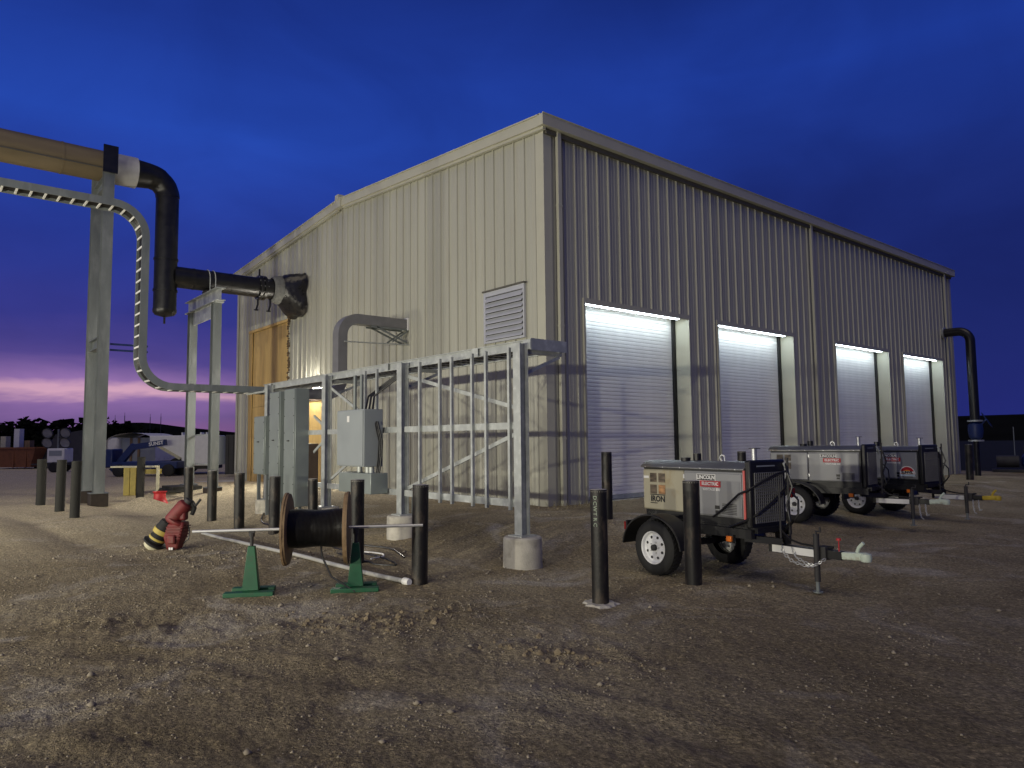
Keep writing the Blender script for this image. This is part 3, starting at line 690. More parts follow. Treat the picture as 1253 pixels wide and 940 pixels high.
# cables lying in the riser
for k in range(4):
    x = TX0 + .07 + k * .10; MB().tube([V(x, p.y, p.z) for p in path], .038, 8).build('cable', 'cable', CT)
MB().bx(TX0 - .02, -4.9, FY - .0, FY + .03, 2.70, 2.74).build('cross_channel', 'galv', CT)
for k in range(5): MB().tube([(-5.2, TY0 + .08 + k * .1, 2.81), (-2, TY0 + .1 + k * .1, 2.815), (.5, TY0 + .08 + k * .1, 2.81), (3.3, TY0 + .09 + k * .1, 2.81)], .03, 8).build('cable', 'cable', CT)

# covered tray rising from the frame to the gable wall
DX0, DX1 = -5.45, -5.15
DT = thing('cable_duct', 'grey covered cable duct bending over from the tray into the gable wall', 'duct', (0, 0, 0))
dp = [V(0, -3.1, 2.72), V(0, -2.25, 2.72)] + arc((0, -2.25, 3.1), .38, -math.pi / 2, 0, (0, 1, 0), (0, 0, 1), 6)[1:]
dp += arc((0, -1.87 + .42, 4.17), .42, math.pi, math.pi / 2, (0, 1, 0), (0, 0, 1), 8) + [V(0, -.04, 4.59)]
vs = []
for i, p in enumerate(dp):
    T = (dp[min(i + 1, len(dp) - 1)] - dp[max(i - 1, 0)]).normalized(); Nn = Vector((0, -T.z, T.y))
    for x, b in ((DX0, -.12), (DX1, -.12), (DX1, .12), (DX0, .12)): vs.append((x, p.y + Nn.y * b, p.z + Nn.z * b))
n = len(dp)
MB().add(vs, [(i * 4 + k, i * 4 + (k + 1) % 4, (i + 1) * 4 + (k + 1) % 4, (i + 1) * 4 + k) for i in range(n - 1) for k in range(4)] + [(3, 2, 1, 0), tuple(range(4 * n - 4, 4 * n))]).build('duct_body', 'duct', DT)
MB().bx(DX0 - .03, DX1 + .03, -.075, -.036, 4.43, 4.75).build('wall_flange', 'white', DT)
for x in (DX0 + .02, DX1 - .02):
    MB().bar((x, -.05, 4.10), (x, -.95, 4.44), .04).build('bracket', 'galv_dull', DT)
    MB().bar((x, -.04, 4.44), (x, -1.1, 4.44), .04).build('bracket', 'galv_dull', DT)
    MB().bar((x, -.04, 4.42), (x, -.5, 4.10), .035).build('bracket', 'galv_dull', DT)
MB().cyl((DX1 + .03, -1.85, 4.0), (DX1 + .03, -.04, 4.05), .017, 8).build('tie_rod', 'galv', DT)

# electrical cabinets
def cabinet(x0, x1, y0, y1, z0, z1, label, legs=True):
    o = thing('electrical_cabinet', label, 'cabinet', ((x0 + x1) / 2, (y0 + y1) / 2, 0), 0, 'sage green cabinets on the steel frame')
    w, d = (x1 - x0) / 2, (y1 - y0) / 2
    MB().bx(-w, w, -d + .02, d, z0, z1).build('case', 'sage', o, bevel=.006)
    MB().bx(-w + .012, w - .012, -d, -d + .019, z0 + .012, z1 - .012).build('door', 'sage', o, bevel=.004)
    mb = MB()
    for zz in np.arange(z0 + .1, z1, .33):
        for sx in (-w + .035, w - .035): mb.cyl((sx, -d - .006, zz), (sx, -d + .001, zz), .011, 8)
    mb.build('screw', 'darkblock', o)
    MB().bx(-.05, .02, -d - .025, -d - .001, z0 + (z1 - z0) * .55, z0 + (z1 - z0) * .55 + .022).build('latch', 'darkblock', o)
    if legs:
        for sx in (-w + .06, w - .06): MB().bx(sx - .025, sx + .025, -.03, .03, G(x0, FY) - .05 , z0 - .001).build('leg', 'galv_dull', o)
    return o
cabinet(-4.84, -4.25, -4.10, -3.89, .93, 2.15, 'short sage green cabinet, leftmost of the three before the gable', True)
cabinet(-3.99, -3.48, -4.10, -3.89, .42, 2.62, 'tall sage green cabinet, middle of the three before the gable')
cabinet(-3.24, -2.73, -4.10, -3.80, .36, 2.64, 'tall wide-sided sage green cabinet nearest the grey switch box')
sw = thing('switch_box', 'grey switch enclosure joined to a lower wireway box on the steel frame', 'switch box', (0, 0, 0))
MB().bx(-.72, .206, FY - .40, FY - .055, 1.19, 2.12).build('case', 'greybox', sw, bevel=.01)
MB().bx(-.70, .186, FY - .415, FY - .402, 1.21, 2.10).build('door', 'greybox', sw, bevel=.004)
MB().bx(-.34, -.26, FY - .4195, FY - .4155, 1.92, 2.02).build('label_plate', 'white', sw)
MB().bx(-.74, .36, FY - .36, FY - .05, .76, 1.09).build('wireway', 'sage', sw, bevel=.008)
for x in (-.30, -.02, .10): MB().cyl((x, FY - .2, 1.088), (x, FY - .2, 1.192), .045, 12).build('conduit_nipple', 'galv', sw)
for x in (-.48, -.25): MB().cyl((x, FY - .2, 2.115), (x, FY - .2, 2.72), .03, 10).build('conduit', 'galv_dull', sw)
mb = MB()
for k in range(3): mb.tube([(-.15 + k * .12, FY - .18, 2.12), (-.2 + k * .1, FY - .1, 2.35), (.02 + k * .1, FY + .15, 2.6), (.2 + k * .1, FY + .3, 2.76)], .018, 8)
mb.build('cable', 'cable', sw)
mb = MB()
for k in range(3): mb.tube([(.19 + k * .05, FY - .2, 1.92), (.25 + k * .05, FY - .15, 1.6), (.22 + k * .05, FY - .15, 1.3), (.21 + k * .05, FY - .18, 1.08)], .014, 8)
mb.build('side_cable', 'cable', sw)
bb = MB().bx(-9.95, -9.25, -.9, -.55, .18, 1.55).build('equipment_box', 'browndoor', None, bevel=.01)
tag(bb, 'dark brown box standing under the lit doorway behind the cabinets', 'box')
MB().bx(-9.75, -9.55, -.905, -.901, 1.32, 1.38).build('label_plate', 'white', bb)

# ------------------------------------------------------------------ overhead pipe and its supports
PXX, PZT, PZB, PYV = -11.95, 9.42, 6.53, -4.15
PP = thing('process_pipe', 'big overhead pipe, tan then black, bending down and branching into the gable', 'pipe', (0, 0, 0))
MB().cyl((PXX, -17, PZT), (PXX, -5.72, PZT), .43, 28).build('insulated_run', 'tan_clad', PP)
MB().bar((PXX + .40, -17, PZT - .17), (PXX + .40, -5.75, PZT - .17), .03).build('seam', 'soffit', PP)
MB().cyl((PXX, -5.72, PZT), (PXX, -5.02, PZT), .437, 28).build('pale_band', 'white_clad', PP)
MB().tube([V(PXX, -5.02, PZT), V(PXX, PYV - .55, PZT)] + arc((PXX, PYV - .55, PZT - .55), .55, math.pi / 2, 0, (0, 1, 0), (0, 0, 1), 12)[1:], [.40, .37] + [.36] * 4 + [.34] * 4 + [.33] * 4, 26).build('elbow', 'pipe', PP)
MB().cyl((PXX, PYV, PZT - .55), (PXX, PYV, 5.52), .315, 26).build('riser', 'pipe', PP)
MB().lathe([(.325, 5.53), (.325, 5.44), (.27, 5.36), (.10, 5.31), (.03, 5.29), (.03, 5.10), (0, 5.10)], (PXX, PYV, 0), n=26).build('end_cap', 'pipe', PP)
MB().lathe([(.30, 0), (.335, 0), (.335, .06), (.30, .06)], (PXX, PYV, 6.05), n=26).lathe([(.30, 0), (.335, 0), (.335, .06), (.30, .06)], (PXX, PYV, 6.98), n=26).build('weld_band', 'pipe', PP)
MB().cyl((PXX, PYV + .2, PZB), (PXX, -.9, PZB), .315, 26).build('branch', 'pipe', PP)
MB().lathe([(.30, 0), (.39, 0), (.39, .09), (.30, .09)], (PXX, -1.42, PZB), (0, 1, 0), 26).lathe([(.30, 0), (.39, 0), (.39, .09), (.30, .09)], (PXX, -1.29, PZB), (0, 1, 0), 26).build('flange', 'pipe', PP)
for k in range(12):
    a_ = 2 * math.pi * k / 12; q = V(PXX + .36 * math.cos(a_), -1.44, PZB + .36 * math.sin(a_)); MB().cyl(q, q + V(0, .26, 0), .018, 6).build('flange_bolt', 'steelbar', PP)
for y in (-15.2, -13.0, -10.8, -8.6, -6.9): MB().lathe([(.425, 0), (.441, 0), (.441, .05), (.425, .05)], (PXX, y, PZT), (0, 1, 0), 28).build('cladding_band', 'tan_clad', PP)
for y in (-3.4, -2.3): MB().lathe([(.30, 0), (.324, 0), (.324, .05), (.30, .05)], (PXX, y, PZB), (0, 1, 0), 26).build('weld_band', 'pipe', PP)
for y in (-1.4, -1.0): MB().tube([(PXX, y, PZB - .3), (PXX, y, PZB - .55), (PXX, y - .05, PZB - .72)], .03, 8).lathe([(.07, 0), (.07, .03), (0, .03)], (PXX, y - .05, PZB - .74), n=10).build('drain_valve', 'pipe', PP)
MB().cyl((PXX, -1.36, PZB + .36), (PXX, -1.36, PZB + .6), .03, 8).build('vent_stub', 'pipe', PP)
MB().lathe([(.36, 0), (.42, .05), (.47, .25), (.46, .30)], (PXX, -.98, PZB), (0, 1, 0), 26).build('insulation_cuff', 'tape', PP)
wr = MB(); rw = np.random.default_rng(5); ring = []
nseg, nlen = 26, 9
for j in range(nlen):
    t_ = j / (nlen - 1); y = -.74 + .70 * t_
    for k in range(nseg):
        a = 2 * math.pi * k / nseg; r_ = .44 + .17 * math.sin(math.pi * min(1, t_ * 1.3) * .5) + rw.uniform(-.028, .028)
        ca, sa = math.cos(a), math.sin(a); sq = 1 + .34 * t_ * (abs(ca * sa) * 2) ** 1.5
        ring.append((PXX + ca * r_ * sq, y + rw.uniform(-.02, .02) * (0 < j < nlen - 1), PZB + sa * r_ * sq - .08 * t_ - (.10 * t_ if sa < -.4 else 0)))
wr.add(ring, [(j * nseg + k, j * nseg + (k + 1) % nseg, (j + 1) * nseg + (k + 1) % nseg, (j + 1) * nseg + k) for j in range(nlen - 1) for k in range(nseg)] + [tuple(range(nseg))])
wr.build('plastic_wrap', 'plastic', PP, smooth=True)
def support(name, label, cols, ztop, y, beam, sec, arms=None):
    S = thing(name, label, 'pipe support', (0, 0, 0), 0, 'galvanized pipe supports')
    for x in cols:
        z = min(G(x, y), .0)
        MB().bx(x - .21, x + .21, y - .21, y + .21, z - .2, .30).build('pier', 'pierdark', S, bevel=.015)
        cl = MB().hbeam((x, y, .32), (x, y, ztop), sec, sec, .02, (1, 0, 0)).build('column', 'galv_dull', S)
        MB().bx(x - .22, x + .22, y - .22, y + .22, .301, .32).build('base_plate', 'galv_dull', cl)
    return S
S1 = support('pipe_support', 'tall galvanized twin-column support carrying the overhead tan pipe', (-11.2, -12.75), 9.72, -5.85, None, .255)
MB().hbeam((-12.7, -5.85, PZT - .62), (-11.25, -5.85, PZT - .62), .2, .34, .02, (0, 0, 1)).build('cross_beam', 'galv_dull', S1)
MB().hbeam((-12.7, -5.85, 4.35), (-11.25, -5.85, 4.35), .2, .3, .02, (0, 0, 1)).build('cross_beam', 'galv_dull', S1)
MB().bx(-11.03, -10.98, -6.03, -5.67, PZT - .45, PZT + .30).build('pipe_stop', 'pipe', S1)
MB().bar((-11.25, -5.70, 8.2), (-11.9, -5.70, 8.78), .08).build('brace', 'galv_dull', S1)
for z in (4.30, 4.14): MB().bar((-11.2, -5.68, z), (-11.2, -4.75, z), .05).build('arm', 'blue', S1)
S2 = support('pipe_support', 'shorter galvanized portal support under the black pipe branch', (-11.25, -13.55), 5.75, -2.9, None, .24)
MB().bx(-11.45, -11.05, -3.06, -2.74, 5.751, 5.775).bx(-13.75, -13.35, -3.06, -2.74, 5.751, 5.775).build('cap_plate', 'galv', S2)
MB().hbeam((-14.0, -2.9, 5.97), (-10.85, -2.9, 5.97), .26, .38, .022, (0, 0, 1)).build('cross_beam', 'galv', S2)
MB().bx(-13.4, -11.4, -2.93, -2.87, 5.35, 5.74).build('web_plate', 'galv', S2)
for y in (-2.98, -2.82): MB().tube([V(PXX - .335, y, 6.15)] + arc((PXX, y, PZB), .335, math.pi, 0, (1, 0, 0), (0, 0, 1), 12) + [V(PXX + .335, y, 6.15)], .015, 6).build('u_bolt', 'galv', S2)
MB().bx(PXX - .2, PXX + .2, -3.05, -2.75, 6.161, 6.215).build('saddle', 'darkblock', S2)
MB().bar((-13.4, -2.75, .95), (-11.4, -2.75, .95), .05).bar((-13.4, -2.75, 1.85), (-11.4, -2.75, 1.85), .05).build('guard_rail', 'galv', S2)

# black gooseneck on the far end of the long wall
GN = thing('gooseneck_pipe', 'black gooseneck pipe coming out of the far end of the long wall', 'pipe', (0, 0, 0))
MB().tube([V(.03, 21.3, 5.60), V(.55, 21.3, 5.60)] + arc((.55, 21.3, 5.20), .40, math.pi / 2, 0, (1, 0, 0), (0, 0, 1), 9)[1:] + [V(.95, 21.3, 2.15)], .165, 18).build('pipe_run', 'pipe', GN)
MB().lathe([(.16, 0), (.24, 0), (.24, .05), (.16, .05)], (.04, 21.3, 5.6), (1, 0, 0), 18).build('wall_collar', 'galv', GN)
for z in (2.10, 1.35): MB().lathe([(.1, 0), (.26, 0), (.26, .06), (.1, .06)], (.95, 21.3, z), n=18).build('flange', 'galv', GN)
MB().lathe([(.12, 2.1), (.24, 1.98), (.26, 1.75), (.22, 1.5), (.12, 1.4)], (.95, 21.3, 0), n=18).build('valve_body', 'blue', GN)
MB().lathe([(.30, 0), (.33, .02), (.30, .04)], (1.32, 21.3, 2.15), (1, .3, .6), 16, True).cyl((1.0, 21.3, 1.8), (1.32, 21.35, 2.2), .03, 8).build('hand_wheel', 'blue', GN)
MB().cyl((.95, 21.3, -.05), (.95, 21.3, 1.36), .10, 14).build('lower_pipe', 'pipe', GN)
def pump_skid(x, y, s, label):
    z = G(x, y); o = thing('pump_skid', label, 'pump', (x, y, z), .3, 'pump gear beyond the long wall')
    MB().bx(-.9 * s, .9 * s, -.4 * s, .4 * s, 0.02, .16 * s).build('skid_base', 'darkblock', o)
    MB().cyl((-.7 * s, 0, .55 * s), (.25 * s, 0, .55 * s), .30 * s, 18).build('motor', 'darkblock', o)
    MB().lathe([(0, 0), (.2 * s, 0), (.42 * s, .12 * s), (.42 * s, .28 * s), (.2 * s, .4 * s), (0, .4 * s)], (.35 * s, 0, .55 * s), (1, 0, 0), 18).build('pump_casing', 'blue', o)
    MB().tube([(.55 * s, 0, .8 * s), (.55 * s, 0, 1.25 * s), (.75 * s, 0, 1.4 * s), (1.1 * s, 0, 1.4 * s)], .11 * s, 12).build('outlet', 'darkblock', o)
    MB().cyl((.1 * s, .1, .7 * s), (.1 * s, .1, 2.3 * s), .02, 6).build('stand_pipe', 'galv_dull', o)
pump_skid(1.2, 24.6, .8, 'dark pump skid just behind the gooseneck pipe')
pump_skid(4.0, 24.0, .62, 'dark pump skid at the right edge of the photo')

# ------------------------------------------------------------------ cable reel on jack stands
RV = Vector((.6444 * math.cos(.15) - .7647 * math.sin(.15), .7647 * math.cos(.15) + .6444 * math.sin(.15), 0)); RN = Vector((-RV.y, RV.x, 0)); AXZ = .675
C1 = Vector((2.878, -6.967, 0)); C2 = C1 + RV * 1.06
RR = thing('cable_reel', 'wooden cable reel wound with black cable, hung between green stands', 'cable reel', (0, 0, 0))
axc = C1.copy(); axc.z = AXZ
def flange(p0, th, R, name='flange'):
    fl = bpy.data.objects.new(name, None); COL.objects.link(fl); fl.parent = RR
    nb = 7; w = 2 * R / nb
    for k in range(nb):
        a = -R + k * w + .002; b = a + w - .004; pts = []
        for s_ in (a, (a + b) / 2, b): pts.append((s_, math.sqrt(max(R * R - s_ * s_, 0.0004))))
        poly = [(h, s_) for s_, h in pts] + [(-h, s_) for s_, h in reversed(pts)]
        mb = MB().prism(poly, p0, p0 + RV * th, (0, 0, 1)); mb.build('plank', 'wood', fl, smooth=False)
    return fl
pL = axc + RV * .385; pR = axc + RV * .965
flange(pL - RV * .045, .022, .385); flange(pR + RV * .02, .022, .385)
for p in (pL - RV * .022, pR - RV * .003): MB().lathe([(.05, 0), (.375, 0), (.375, .022), (.05, .022)], p, RV, 30).build('inner_disc', 'wood', RR)
mb = MB(); nw = 44; prof = [(.16, 0)]
for k in range(nw * 4 + 1):
    s_ = k / (nw * 4); prof.append((.195 + .007 * abs(math.sin(math.pi * s_ * nw)) + .006 * math.sin(s_ * 9) ,   .001 + s_ * .576))
prof.append((.16, .578)); mb.lathe(prof, pL, RV, 30)
mb.build('wound_cable', 'cable', RR)
MB().tube([pL + RV * .33 + Vector((0, 0, -.19)), pL + RV * .34 + Vector((0, 0, -.3)), pL + RV * .45 - RN * .1 + Vector((0, 0, -.5)), pL + RV * .7 - RN * .15 + Vector((0, 0, -.655))], .011, 6).build('cable_tail', 'cable', RR)
barA = axc - RV * .60; barB = axc + RV * 1.80
sb = MB().cyl(barA, barB, .016, 10).build('reel_axle_bar', 'steelbar', None); tag(sb, 'long bright steel bar threaded through the cable reel', 'bar')
for k, (c_, lab) in enumerate(((C1, 'green reel jack stand at the left end of the cable reel'), (C2 + RV * .02, 'green reel jack stand at the right end of the cable reel'))):
    o = thing('reel_stand', lab, 'jack stand', (c_.x, c_.y, G(c_.x, c_.y)), math.atan2(RV.y, RV.x), 'green reel stands')
    for y, w in ((-.10, .50), (.16, .44)): MB().bx(-w / 2, w / 2, y - .055, y + .055, .0, .045).build('foot_plate', 'green', o, bevel=.006)
    MB().bx(-.045, .045, -.045, .105, .002, .04).build('tie_plate', 'green', o)
    MB().add([(-.085, -.05, .045), (.085, -.05, .045), (.085, .06, .045), (-.085, .06, .045), (-.035, -.03, .50), (.035, -.03, .50), (.035, .04, .50), (-.035, .04, .50)],
             [(3, 2, 1, 0), (4, 5, 6, 7), (0, 1, 5, 4), (1, 2, 6, 5), (2, 3, 7, 6), (3, 0, 4, 7)]).build('upright', 'green', o, bevel=.005)
    MB().cyl((0, 0, .50), (0, 0, .635), .018, 10).lathe([(.03, .0), (.03, .04), (0, .04)], (0, 0, .60), n=10).build('screw', 'darkblock', o)
    MB().bx(-.03, .03, -.022, .022, .636, .658).build('cradle', 'darkblock', o)
pv = thing('plastic_conduit', 'long pale grey conduit lying on the dirt behind the reel stands', 'conduit', (0, 0, 0))
pa, pb = Vector((-2.75, -5.75, 0)), Vector((3.60, -5.50, 0)); pts = []
for k in range(15):
    t_ = k / 14; p = pa.lerp(pb, t_); pts.append((p.x, p.y + .02 * math.sin(t_ * 5), max(G(p.x, p.y), -.02) + .03))
MB().tube(pts, .026, 10).build('pipe_run', 'pvc', pv)
MB().lathe([(0, -.03), (.035, -.03), (.042, 0), (.042, .07), (.03, .075)], Vector(pts[-1]) + Vector((.05, 0, 0)), (-1, -.03, 0), 12).build('coupling', 'white', pv)
# loose cords on the dirt
def cord(name, pts, r, m, label, cat='cord'):
    P = []
    for (x0, y0), (x1, y1) in zip(pts, pts[1:]):
        for k in range(6): t_ = k / 6; P.append((x0 + (x1 - x0) * t_, y0 + (y1 - y0) * t_))
    P.append(pts[-1]); Q = P[:]
    for _ in range(5): Q = [Q[0]] + [((a[0] + 2 * b[0] + c[0]) / 4, (a[1] + 2 * b[1] + c[1]) / 4) for a, b, c in zip(Q, Q[1:], Q[2:])] + [Q[-1]]
    o = MB().tube([(x, y, G(x, y) + r * .8) for x, y in Q], r, 7).build(name, m, None); tag(o, label, cat, 'cords on the ground by the frame'); return o
cord('ground_cord', [(-4.6, -3.95), (-3.4, -4.5), (-1.6, -4.35), (0, -4.7), (1.3, -4.3), (2.0, -4.55)], .014, 'cable', 'black cord snaking in front of the sage cabinets')
cord('ground_cord', [(-.4, -4.5), (.5, -4.9), (1.7, -4.75), (2.6, -4.95), (2.2, -5.2), (1.0, -5.05)], .012, 'cable', 'black looped cord near the second concrete pier')
cord('ground_cord', [(1.2, -4.75), (1.5, -4.62), (1.75, -4.7), (1.8, -4.95)], .011, 'white', 'short pale cord curl on the dirt behind the reel')

# ------------------------------------------------------------------ tamping rammer lying tilted
RM = thing('tamping_rammer', 'dusty red tamping rammer with black and yellow boot, leaning over', 'rammer', (-1.30, -6.62, G(-1.30, -6.62)), math.atan2(.7647, .6444))
# local x = image right, y = away
def rl(p0, p1, prof, m, name, n=20):
    p0 = Vector(p0); p1 = Vector(p1); d = p1 - p0; return MB().lathe([(r, h * d.length) for r, h in prof], p0, d, n).build(name, m, RM)
rl((-.335, 0, .025), (-.295, 0, .085), [(0, 0), (.115, 0), (.135, .3), (.135, .8), (.11, 1)], 'cream', 'foot_plate')
rl((-.295, 0, .085), (-.265, 0, .13), [(.11, 0), (.175, .1), (.175, .6), (.11, 1)], 'rubber', 'boot_flange')
rl((-.275, 0, .12), (-.09, 0, .42), [(.11, 0), (.122, .08), (.112, .16), (.124, .26), (.112, .36), (.124, .46), (.112, .56), (.122, .68), (.11, .8), (.10, 1), (0, 1)], 'rubber', 'boot')
rl((-.25, 0, .16), (-.232, 0, .189), [(.112, 0), (.130, .0), (.130, 1), (.112, 1)], 'yellow', 'boot_band')
rl((-.195, 0, .25), (-.158, 0, .31), [(.112, 0), (.129, .0), (.129, 1), (.112, 1)], 'yellow', 'boot_band')
# crankcase: tapering block with cooling fins
MB().add([(-.06, -.10, .0), (.10, -.10, .0), (.10, .10, .0), (-.06, .10, .0), (-.10, -.135, .20), (.17, -.135, .22), (.17, .135, .22), (-.10, .135, .20), (-.05, -.11, .40), (.20, -.11, .42), (.20, .11, .42), (-.05, .11, .40)],
         [(3, 2, 1, 0), (0, 1, 5, 4), (1, 2, 6, 5), (2, 3, 7, 6), (3, 0, 4, 7), (4, 5, 9, 8), (5, 6, 10, 9), (6, 7, 11, 10), (7, 4, 8, 11), (8, 9, 10, 11)]).build('crankcase', 'red', RM, bevel=.03)
for k in range(5): MB().bx(-.075 + k * .006, .165 + k * .010, -.150, .150, .17 + k * .043, .186 + k * .043).build('cooling_fin', 'red', RM, bevel=.005)
MB().bx(-.02, .10, -.185, -.136, .10, .24).build('recoil_cover', 'red', RM, bevel=.025)
rl((.05, 0, .395), (.075, 0, .445), [(0, 0), (.145, 0), (.155, .3), (.155, .8), (.13, 1), (0, 1)], 'red', 'clamp_ring')
rl((-.055, 0, .42), (.20, 0, .715), [(0, 0), (.085, 0), (.108, .06), (.112, .5), (.112, .8), (.098, .92), (.05, 1), (0, 1)], 'red', 'fuel_tank')
MB().bx(.10, .20, -.07, .07, .44, .60).build('shroud', 'red', RM, bevel=.03)
rl((.19, 0, .70), (.235, 0, .755), [(.03, 0), (.06, .1), (.06, .9), (0, 1)], 'darkblock', 'filler_cap', 12)
MB().tube([(.20, .03, .70), (.27, .03, .72), (.33, .0, .66), (.40, 0, .755)], .020, 8).build('handle', 'darkblock', RM)
MB().tube([(.25, .02, .72), (.30, .03, .62), (.26, .03, .52)], .032, 8).build('throttle_grip', 'rubber', RM)
MB().bx(.00, .028, -.150, -.138, .015, .05).bx(.034, .062, -.150, -.138, .015, .05).build('label_plate', 'white', RM)
MB().tube([(.18, -.05, .10), (.26, -.08, .16), (.27, -.05, .27), (.22, 0, .36)], .009, 6).build('hose', 'cable', RM)

# ------------------------------------------------------------------ welder trailers
def chain(mb, pts, L_=.05):
    P = [Vector(p) for p in pts]; out = []
    for a, b in zip(P, P[1:]):
        n = max(1, int((b - a).length / (L_ * .72)))
        for k in range(n):
            p = a.lerp(b, (k + .5) / n); d = (b - a).normalized(); s_ = d.orthogonal().normalized(); t_ = d.cross(s_)
            w = s_ if k % 2 else t_
            mb.tube([p - d * L_ * .45, p - d * .2 * L_ + w * L_ * .28, p + d * .2 * L_ + w * L_ * .28, p + d * L_ * .45, p + d * .2 * L_ - w * L_ * .28, p - d * .2 * L_ - w * L_ * .28, p - d * L_ * .45], L_ * .11, 5, False)
def trailer(x, y, angd, label, coup, kind):
    T = thing('welder_trailer', label, 'trailer', (x, y, G(x, y)), RAD(angd), 'welder trailers parked before the doors')
    HW = .30
    # chassis
    for s_ in (-1, 1): MB().bx(-.62, 1.12, s_ * .33 - .03, s_ * .33 + .03, .50, .60).build('frame_rail', 'black', T)
    MB().bx(-.60, 1.16, -.30, .30, .56, .62).build('deck', 'black', T)
    for s_ in (-1, 1): MB().bar((.98, s_ * .30, .50), (1.28, s_ * .05, .47), .07, .07).build('drawbar', 'black', T)
    MB().bx(-.05, .05, -.58, .58, .29, .36).build('axle', 'black', T)
    for s_ in (-1, 1): MB().bx(-.30, .34, s_ * .40 - .03, s_ * .40 + .03, .37, .44).build('leaf_spring', 'black', T)
    # enclosure
    XR, XF = -.57, .985
    MB().bx(-.54, XF + .02, -.28, .28, .62, .71).build('base_pan', 'black', T)
    MB().bx(XR, .120, -HW, HW, .71, 1.215).build('rear_housing', 'dirty' if kind == 0 else 'silver', T, bevel=.02)
    MB().bx(.124, XF, -HW + .004, HW - .004, .70, 1.215).build('body', 'silver', T, bevel=.01)
    MB().bx(.14, XF - .015, -HW - .010, -HW + .003, .715, 1.195).build('door_panel', 'silver', T, bevel=.008)
    MB().prism([(1.235, -HW - .02), (1.255, -HW - .02), (1.315, -HW + .07), (1.325, 0), (1.315, HW - .07), (1.255, HW + .02), (1.235, HW + .02)], (XR - .02, 0, 0), (XF + .03, 0, 0), (0, 0, 1)).build('roof', 'silverdark', T, bevel=.006)
    MB().bx(XR + .01, XF, -HW + .01, HW - .01, 1.216, 1.234).build('shadow_gap', 'black', T)
    fr = MB().bx(XF + .032, XF + .11, -HW - .012, HW + .012, .60, 1.35).build('front_cowl', 'black', T, bevel=.022)
    MB().bx(XF + .002, XF + .030, -HW - .008, HW + .008, .69, 1.24).build('trim_strip', 'redstripe' if kind == 0 else 'black', T, bevel=.008)
    mb = MB()
    for k in range(15): yy = -.245 + k * .035; mb.bx(XF + .112, XF + .122, yy - .004, yy + .004, .66, 1.21)
    for k in range(17): zz = .665 + k * .034; mb.bx(XF + .114, XF + .120, -.25, .25, zz - .004, zz + .004)
    mb.build('grille', 'greydark', fr, smooth=False)
    MB().bx(XF + .1115, XF + .1135, -.20, .12, 1.275, 1.290).build('small_print', 'greybox', fr)
    for k in range(7): MB().bx(.70, .90, -HW - .0135, -HW - .0105, .74 + k * .018, .748 + k * .018).build('vent_slot', 'black', T)
    for zz in (.78, 1.12): MB().bx(.128, .150, -HW - .016, -HW - .011, zz, zz + .05).build('hinge', 'steelbar', T)
    for xx in (-.50, -.20, .08, .4, .9): MB().cyl((xx, -HW - .024, 1.245), (xx, -HW - .019, 1.245), .008, 8).build('bolt', 'steelbar', T)
    # panel with the four printed squares
    for i in range(2):
        for j in range(2):
            x0 = -.44 + i * .145; z0 = 1.055 - j * .145
            MB().bx(x0, x0 + .112, -HW - .004, -HW - .0015, z0, z0 + .112).build('printed_square', 'photo_orange' if (i, j) == (1, 1) and kind == 0 else 'photo', T)
    R90 = Matrix.Rotation(RAD(90), 4, 'X')
    if kind == 0:
        text_mesh('IRON', .10, 'logoblack', T, Matrix.Translation((-.312, -HW - .003, .845)) @ R90, .003)
        MB().bx(-.44, -.19, -HW - .004, -HW - .0015, .893, .905).build('small_print', 'logoblack', T)
        MB().bx(-.44, -.32, -HW - .004, -HW - .0015, .790, .800).build('small_print', 'logoblack', T)
        MB().bx(-.55, -.46, -HW - .004, -HW - .0015, 1.10, 1.13).build('rear_sticker', 'white', T)
        MB().bx(-.52, -.36, -HW + .02, -HW + .035, .655, .69).build('rear_sticker', 'white', T)
    # maker's badge
    bd = bpy.data.objects.new('badge', None); COL.objects.link(bd); bd.parent = T; bd.location = (.50, -HW - .0105, 1.14)
    MB().bx(-.165, .115, -.003, 0, -.035, .042).build('badge_plate', 'white', bd)
    MB().bx(-.158, .108, -.0045, -.0032, -.030, .036).build('badge_plate', 'logoblack', bd)
    MB().bx(-.115, .185, -.004, 0, -.105, -.034).build('badge_plate', 'logored', bd)
    text_mesh('LINCOLN', .062, 'white', bd, Matrix.Translation((-.025, -.006, .003)) @ R90, .0022, sx=1.0)
    text_mesh('ELECTRIC', .052, 'white', bd, Matrix.Translation((.035, -.0055, -.069)) @ R90, .0018, sx=1.08)
    text_mesh('VANTAGE 500', .040, 'white', bd, Matrix.Translation((.05, -.002, -.132)) @ R90, .0016)
    MB().bx(.60, .66, -HW - .018, -HW - .011, .79, .83).bx(.605, .655, -HW - .018, -HW - .011, .745, .775).build('door_latch', 'black', T)
    MB().bx(.50, .60, -HW + .03, -HW + .043, .645, .685).build('data_plate', 'white', T)
    if kind == 2:
        st = bpy.data.objects.new('sun_sticker', None); COL.objects.link(st); st.parent = T; st.location = (.80, -HW - .0105, .80)
        def half(r, y, m_, sc=1.0):
            n_ = 18; vs = [(r * math.cos(math.pi * k / n_), y, r * sc * math.sin(math.pi * k / n_)) for k in range(n_ + 1)] + [(r, y, -.045), (-r, y, -.045)]
            if m_ != 'white': vs = vs[:n_ + 1]
            vs2 = [(a, y + .002, c_) for a, _, c_ in vs]; k_ = len(vs)
            MB().add(vs + vs2, [tuple(range(k_)), tuple(range(2 * k_ - 1, k_ - 1, -1))] + [(i, (i + 1) % k_, k_ + (i + 1) % k_, k_ + i) for i in range(k_)]).build('sticker_layer', m_, st, smooth=False)
